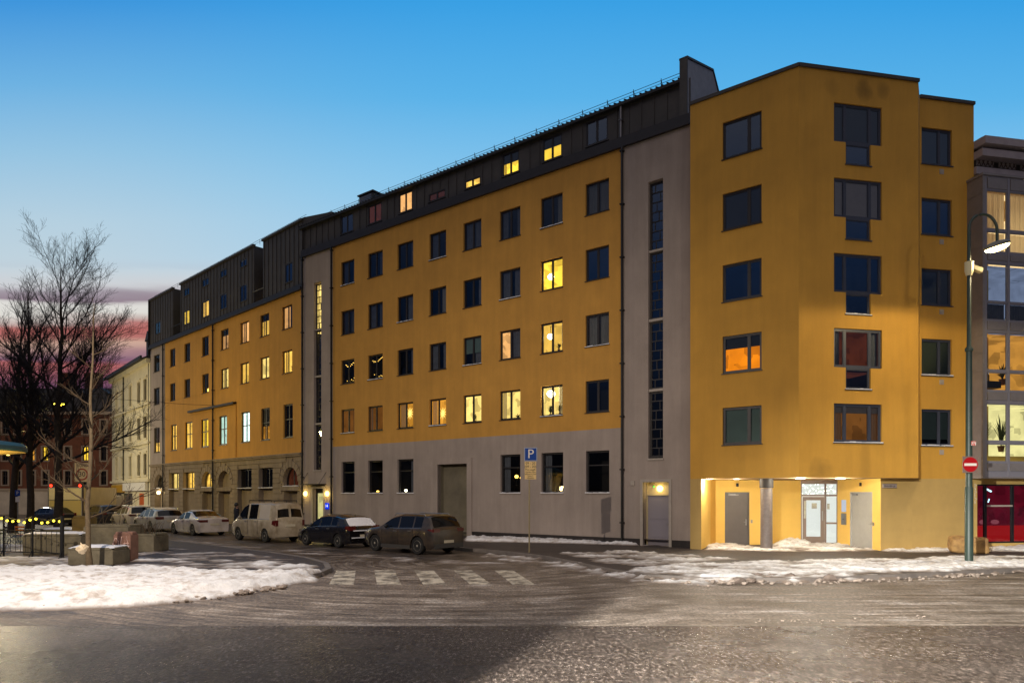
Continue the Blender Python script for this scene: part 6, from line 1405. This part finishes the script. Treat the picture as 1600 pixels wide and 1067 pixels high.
# kiosk canopy
kY = 26.; kc = Vector(((-62-800)/F*kY, kY, .12)); kk = thing('kiosk', 'round kiosk with teal roof lit yellow underneath at the left edge', 'kiosk', kc)
kz = at(0, 702, kY).z-.12
q = MB(); q.lathe([(2.05, kz-.05), (2.1, kz), (2.1, kz+.14), (1.95, kz+.28), (.3, kz+.5)], (0, 0, 0), 48); q.build('roof', mat('teal_roof', (62, 94, 96), .5, var=.1), kk, smooth=True, angle=30)
q = MB(); q.lathe([(2.04, kz-.06), (1.2, kz-.16), (.9, kz-.16)], (0, 0, 0), 48); q.build('ceiling', mat('kiosk_ceiling', (230, 200, 110), .6), kk, smooth=True)
q = MB(); q.lathe([(.95, 0), (.95, kz-.2)], (0, 0, 0), 32); q.build('kiosk_wall', mat('kiosk_wall_paint', (190, 176, 140), .6), kk, smooth=True)
for k in range(5): q = MB(); t = k*1.256-.4; q.ball((1.5*math.cos(t), 1.5*math.sin(t), kz-.15), .06, 8, (1, 1, .4)); q.build('ceiling_lamp', emit('kiosk_lamp', (255, 214, 110), 3), kk, smooth=True)
# boulder
g = gp(1524, 865, .12); bo = MB(); 
N1 = 12
bm = bmesh.new(); bmesh.ops.create_cube(bm, size=1); bmesh.ops.subdivide_edges(bm, edges=bm.edges[:], cuts=9, use_grid_fill=True)
for v in bm.verts:
    p = v.co.copy(); s8 = (abs(p.x*2)**7+abs(p.y*2)**7+abs(p.z*2)**7)**(1/7); p = p/max(s8, .3)*1.0 if s8 > .01 else p
    p = Vector((p.x*1.32, p.y*.8, p.z*.66)); p += Vector((noise.noise(p*2.2), noise.noise(p*2.2+Vector((9, 0, 0))), noise.noise(p*2.2+Vector((0, 9, 0)))))*.09+Vector((noise.noise(p*9), noise.noise(p*9+Vector((9, 0, 0))), noise.noise(p*9+Vector((0, 9, 0)))))*.025; v.co = p
me = bpy.data.meshes.new('boulder'); bm.to_mesh(me); bm.free(); me.materials.append(mat('sandstone', (176, 138, 84), .85, vscale=3, col2=(120, 90, 56), ramp=(.4, .7), bump=.8, bscale=14)); me.polygons.foreach_set('use_smooth', [True]*len(me.polygons))
ob = bpy.data.objects.new('boulder', me); COL.objects.link(ob); ob.location = (g.x, g.y+.4, .12+.31); ob.rotation_euler.z = -.35; tag(ob, 'rough sandstone block lying on the snow behind the lamp pole', 'boulder')

# ================================================================== PERSON behind the van
def person(name, label, loc, rz, h=1.78):
    root = thing(name, label, 'person', loc, rz); k = h/1.78
    V = {'pel': (0, 0, .95, .15), 'waist': (0, .01, 1.12, .15), 'chest': (0, .0, 1.34, .175), 'neck': (0, 0, 1.5, .065), 'head': (0, -.02, 1.62, .095), 'top': (0, -.01, 1.72, .075),
         'shl': (-.19, 0, 1.42, .075), 'ell': (-.24, .04, 1.15, .058), 'wrl': (-.22, -.1, .93, .04), 'shr': (.19, 0, 1.42, .075), 'elr': (.24, .04, 1.15, .058), 'wrr': (.22, -.1, .93, .04),
         'hpl': (-.1, 0, .88, .1), 'knl': (-.11, -.08, .5, .07), 'anl': (-.11, -.0, .09, .048), 'tol': (-.11, -.16, .04, .04), 'hpr': (.1, 0, .88, .1), 'knr': (.11, .02, .5, .07), 'anr': (.11, .14, .1, .048), 'tor': (.11, .0, .04, .04)}
    keys = list(V); E = [('pel', 'waist'), ('waist', 'chest'), ('chest', 'neck'), ('neck', 'head'), ('head', 'top'), ('chest', 'shl'), ('shl', 'ell'), ('ell', 'wrl'), ('chest', 'shr'), ('shr', 'elr'), ('elr', 'wrr'), ('pel', 'hpl'), ('hpl', 'knl'), ('knl', 'anl'), ('anl', 'tol'), ('pel', 'hpr'), ('hpr', 'knr'), ('knr', 'anr'), ('anr', 'tor')]
    for s_, w in ((-1, 'wrl'), (1, 'wrr')):
        wx, wy, wz, _ = V[w]
        for i, (dx, ln) in enumerate(((-.03, .07), (-.01, .085), (.01, .08), (.03, .065))):
            a, b = 'f%s%d' % (w, i), 'g%s%d' % (w, i); V[a] = (wx+dx, wy-.04, wz-.07, .011); V[b] = (wx+dx, wy-.02, wz-.07-ln, .009); E += [(w, a), (a, b)]
        V['t'+w] = (wx-.03*s_, wy-.08, wz-.08, .011); E.append((w, 't'+w))
    keys = list(V); me = bpy.data.meshes.new('body'); me.from_pydata([tuple(c*k for c in V[n][:3]) for n in keys], [(keys.index(a), keys.index(b)) for a, b in E], []); o = bpy.data.objects.new('body', me); COL.objects.link(o); o.parent = root
    md = o.modifiers.new('skin', 'SKIN'); 
    for i, n in enumerate(keys): me.skin_vertices[0].data[i].radius = (V[n][3]*k, V[n][3]*k)
    me.skin_vertices[0].data[0].use_root = True; md.use_smooth_shade = True; s2 = o.modifiers.new('sub', 'SUBSURF'); s2.levels = 2; s2.render_levels = 2; me.materials.append(mat('skin_tone', (150, 110, 90), .6))
    navy = mat('navy_coat', (26, 26, 40), .85); q = MB(); n = 20
    prof = [(.70, .21, .15), (.95, .2, .15), (1.12, .19, .15), (1.34, .24, .165), (1.45, .2, .13), (1.52, .09, .09)]
    vs_ = [(a*math.cos(2*math.pi*i/n), b*math.sin(2*math.pi*i/n), z) for z, a, b in prof for i in range(n)]; fs_ = [(j*n+i, j*n+(i+1) % n, (j+1)*n+(i+1) % n, (j+1)*n+i) for j in range(len(prof)-1) for i in range(n)]; q.add([tuple(c*k for c in v) for v in vs_], fs_)
    for s_ in (-1, 1): q.tube([(s_*.2, 0, 1.42), (s_*.26, .04, 1.15), (s_*.235, -.08, .96)], [.09, .075, .06], 10)
    q.build('coat', navy, root, smooth=True); q = MB(); q.tube([(-.1, 0, .9), (-.11, -.08, .5), (-.11, 0, .12)], [.115, .085, .07], 10); q.tube([(.1, 0, .9), (.11, .02, .5), (.11, .14, .13)], [.115, .085, .07], 10); q.build('trousers', blindd, root, smooth=True)
    for x, y in ((-.11, -.06), (.11, .08)): q = MB(); q.ball((x, y, .05), .09, 10, (.6, 1.6, .6)); q.build('shoe', blk, root, smooth=True)
    q = MB(); q.ball((0, .01, 1.66), .125, 14, (.95, 1.05, 1.05)); q.v = [v if v[2] > 1.6 or v[1] > 0 else (v[0], v[1], 1.6) for v in q.v]; q.build('hat', blk, root, smooth=True)
    q = MB(); q.ball((0, -.125, 1.63), .016, 6); q.box(-.03, .03, -.112, -.108, 1.578, 1.585); q.build('nose', MATS['skin_tone'], root); q = MB(); q.ball((-.035, -.105, 1.645), .012, 6); q.ball((.035, -.105, 1.645), .012, 6); q.build('eyes', blk, root)
    return root
pY = 41.; person('person', 'person in a dark navy coat and hat walking on the pavement beyond the white van', (at(369.5, 800, pY).x, pY, .12), 2.2)

# ================================================================== LIGHT
def light(kind, name, loc, power, col, **k):
    l = bpy.data.lights.new(name, kind); l.energy = power; l.color = col; o = bpy.data.objects.new(name, l); COL.objects.link(o); o.location = loc
    for a, b in k.items(): setattr(l, a, b)
    return o
def nospec(o): o.data.specular_factor = .12; return o
def aim(o, p): d = Vector(p)-o.location; o.rotation_euler = d.to_track_quat('-Z', 'Y').to_euler(); return o
WARM = (1., .66, .3); NEUT = (1., .86, .68)
o = light('SPOT', 'street_lamp_light', Vector((lb.x+hx, LY, lb.z+hz-.4)), 640, (1., .8, .46), spot_size=R(172), spot_blend=.12, shadow_soft_size=.3)
for (px, Y), pw in zip(LEDS, (150, 60, 170, 170)):
    p = Vector(((px-800)/F*Y, Y, SOF-.14)); light('POINT', 'downlight_light', p, pw, (1., .9, .7), shadow_soft_size=.1)
nospec(aim(light('SPOT', 'unseen_road_light', (-11.5, 10.5, 11), 7600, (1., .86, .72), spot_size=R(112), spot_blend=.8, shadow_soft_size=.1), (-6, 24, 0)))
aim(light('SPOT', 'unseen_road_light', (13, 6, 9.), 1300, (1., .88, .72), spot_size=R(150), spot_blend=.5, shadow_soft_size=.3), (13, 16, 0))
aim(light('SPOT', 'unseen_road_light', (-5.1, -3, 6.3), 86000, (1., .97, .9), spot_size=R(65), spot_blend=.95, shadow_soft_size=.08), (3.5, 5.6, 0))  # added lamp out of view, brightens the right of the near road
ho = thing('shade_block', 'plain brown block added out of view so that its corner shades the near asphalt', 'building', (-18, -2, 0))  # unseen block, added and shaped to cast the diagonal shadow edge
q = MB(); q.prism([(-3.9+18, 2, 0), (-12, 2, 0), (-12, -1.2, 0), (-5.3+18, -1.2, 0)], (0, 0, 11)); q.build('wall', brick, ho)
p = sp_; nospec(light('POINT', 'suspended_lamp_light', p-Vector((0, 0, .5)), 1500, (1., .75, .22), shadow_soft_size=.3))
nospec(light('POINT', 'street_lamp_light', (-45, 60, 7.5), 2800, (1., .84, .55), shadow_soft_size=.3))
nospec(light('POINT', 'kiosk_light', kc+Vector((1.7, -.6, kz-1.3)), 80, (1., .72, .3), shadow_soft_size=.2))
for px in (477.8, 511.8): light('POINT', 'globe_light', FM.W(S(px), -.32, Z(px, 771)), 14, (1., .7, .18), shadow_soft_size=.12)
light('POINT', 'door_lamp_light', FM.W(S(1025.5), .2, Z(1025, 763)), 7, (1., .78, .32), shadow_soft_size=.1)
light('POINT', 'portal_light', FL.W(SL(251), -.5, ZL(251, 769)), 30, (1., .8, .5), shadow_soft_size=.12)
fill_ob = light('SUN', 'dusk_fill', (0, 0, 50), .22, (1., .82, .74), angle=R(40)); aim(fill_ob, (10, 60, 20))  # soft warm fill added from behind the camera to lift the facades
fill_ob.rotation_euler = Vector((.25, .8, -.55)).to_track_quat('-Z', 'Y').to_euler()

# sky
w = bpy.data.worlds.new('World'); SC.world = w; w.use_nodes = True; nt = w.node_tree; N, Lk = nt.nodes, nt.links; bg = N['Background']
tc = N.new('ShaderNodeTexCoord'); sx = N.new('ShaderNodeSeparateXYZ'); Lk.new(tc.outputs['Generated'], sx.inputs[0])
def mth(op, a, b=0, clamp=False):
    k = N.new('ShaderNodeMath'); k.operation = op; k.use_clamp = clamp
    for i, v in enumerate((a, b)):
        if isinstance(v, (int, float)): k.inputs[i].default_value = v
        else: Lk.new(v, k.inputs[i])
    return k.outputs[0]
def rng(f, a, b, c, d):
    r = N.new('ShaderNodeMapRange'); Lk.new(f, r.inputs[0]); r.interpolation_type = 'SMOOTHSTEP'
    for i, v in enumerate((a, b, c, d)): r.inputs[i+1].default_value = v
    return r.outputs[0]
def ramp(f, stops):
    r = N.new('ShaderNodeValToRGB'); e = r.color_ramp.elements
    while len(e) < len(stops): e.new(.5)
    for i, (p, c) in enumerate(stops): e[i].position = p; e[i].color = (*lin(c), 1)
    Lk.new(f, r.inputs[0]); return r.outputs[0]
def mixc(f, a, b):
    m = N.new('ShaderNodeMix'); m.data_type = 'RGBA'
    if isinstance(f, float): m.inputs[0].default_value = f
    else: Lk.new(f, m.inputs[0])
    Lk.new(a, m.inputs[6]); Lk.new(b, m.inputs[7]); return m.outputs[2]
el = mth('DIVIDE', sx.outputs[2], mth('MAXIMUM', sx.outputs[1], .02))       # height over the far horizon, per unit forward distance
az = mth('DIVIDE', sx.outputs[0], mth('MAXIMUM', sx.outputs[1], .02))
mpn = N.new('ShaderNodeMapping'); mpn.inputs['Scale'].default_value = (2.2, 2.2, 26); Lk.new(tc.outputs['Generated'], mpn.inputs[0])
ns_ = N.new('ShaderNodeTexNoise'); ns_.inputs['Scale'].default_value = 1.; ns_.inputs['Detail'].default_value = 5; Lk.new(mpn.outputs[0], ns_.inputs['Vector'])
elw = mth('ADD', el, mth('MULTIPLY', mth('SUBTRACT', ns_.outputs['Fac'], .5), .045))
hi_l = ramp(el, [(.3, (198, 212, 220)), (.4, (182, 208, 224)), (.5, (150, 196, 226)), (.6, (110, 178, 226)), (.72, (64, 150, 220))])
hi_r = ramp(el, [(.3, (174, 212, 236)), (.45, (136, 198, 236)), (.58, (90, 178, 233)), (.72, (58, 160, 228))])
base_ = mixc(rng(az, -.75, .0, 0, 1), hi_l, hi_r)
low_ = ramp(elw, [(.0, (60, 56, 84)), (.12, (74, 70, 104)), (.155, (122, 80, 104)), (.175, (168, 100, 108)), (.192, (180, 104, 104)), (.2, (128, 96, 120)), (.208, (170, 132, 134)), (.222, (206, 170, 152)), (.232, (182, 116, 110)), (.245, (180, 102, 98)), (.252, (196, 176, 170)), (.266, (222, 220, 214)), (.28, (222, 220, 216)), (.285, (150, 134, 146)), (.296, (160, 150, 160)), (.306, (206, 208, 212)), (.325, (204, 212, 218)), (.33, (184, 190, 202)), (.345, (200, 212, 222))])
sky_ = mixc(rng(el, .3, .35, 0, 1), low_, base_)
# the half of the sky behind the viewer: dull dusk cloud, paler overhead
beh = ramp(sx.outputs[2], [(.0, (30, 28, 30)), (.14, (34, 42, 60)), (.3, (48, 72, 112)), (.55, (120, 122, 134)), (1., (160, 156, 158))])
sky = mixc(rng(sx.outputs[1], .3, .58, 0, 1), beh, sky_)
Lk.new(sky, bg.inputs[0]); bg.inputs[1].default_value = 1.0

# camera
cam = bpy.data.cameras.new('camera'); co = bpy.data.objects.new('camera', cam); COL.objects.link(co); co.location = (0, 0, CH); co.rotation_euler = (R(90), 0, 0)
cam.sensor_width = 36; cam.lens = 36*F/1600; cam.shift_y = (HZ-533.5)/1600; cam.clip_end = 1500; cam.clip_start = .1; SC.camera = co
SC.view_settings.view_transform = 'Standard'; SC.view_settings.look = 'None'; SC.view_settings.exposure = 0; SC.view_settings.gamma = 1
SC.cycles.use_denoising = True; SC.cycles.max_bounces = 6; SC.cycles.diffuse_bounces = 3; SC.cycles.transparent_max_bounces = 12; SC.cycles.sample_clamp_indirect = 4; SC.cycles.sample_clamp_direct = 0
SC.cycles.caustics_reflective = False; SC.cycles.caustics_refractive = False
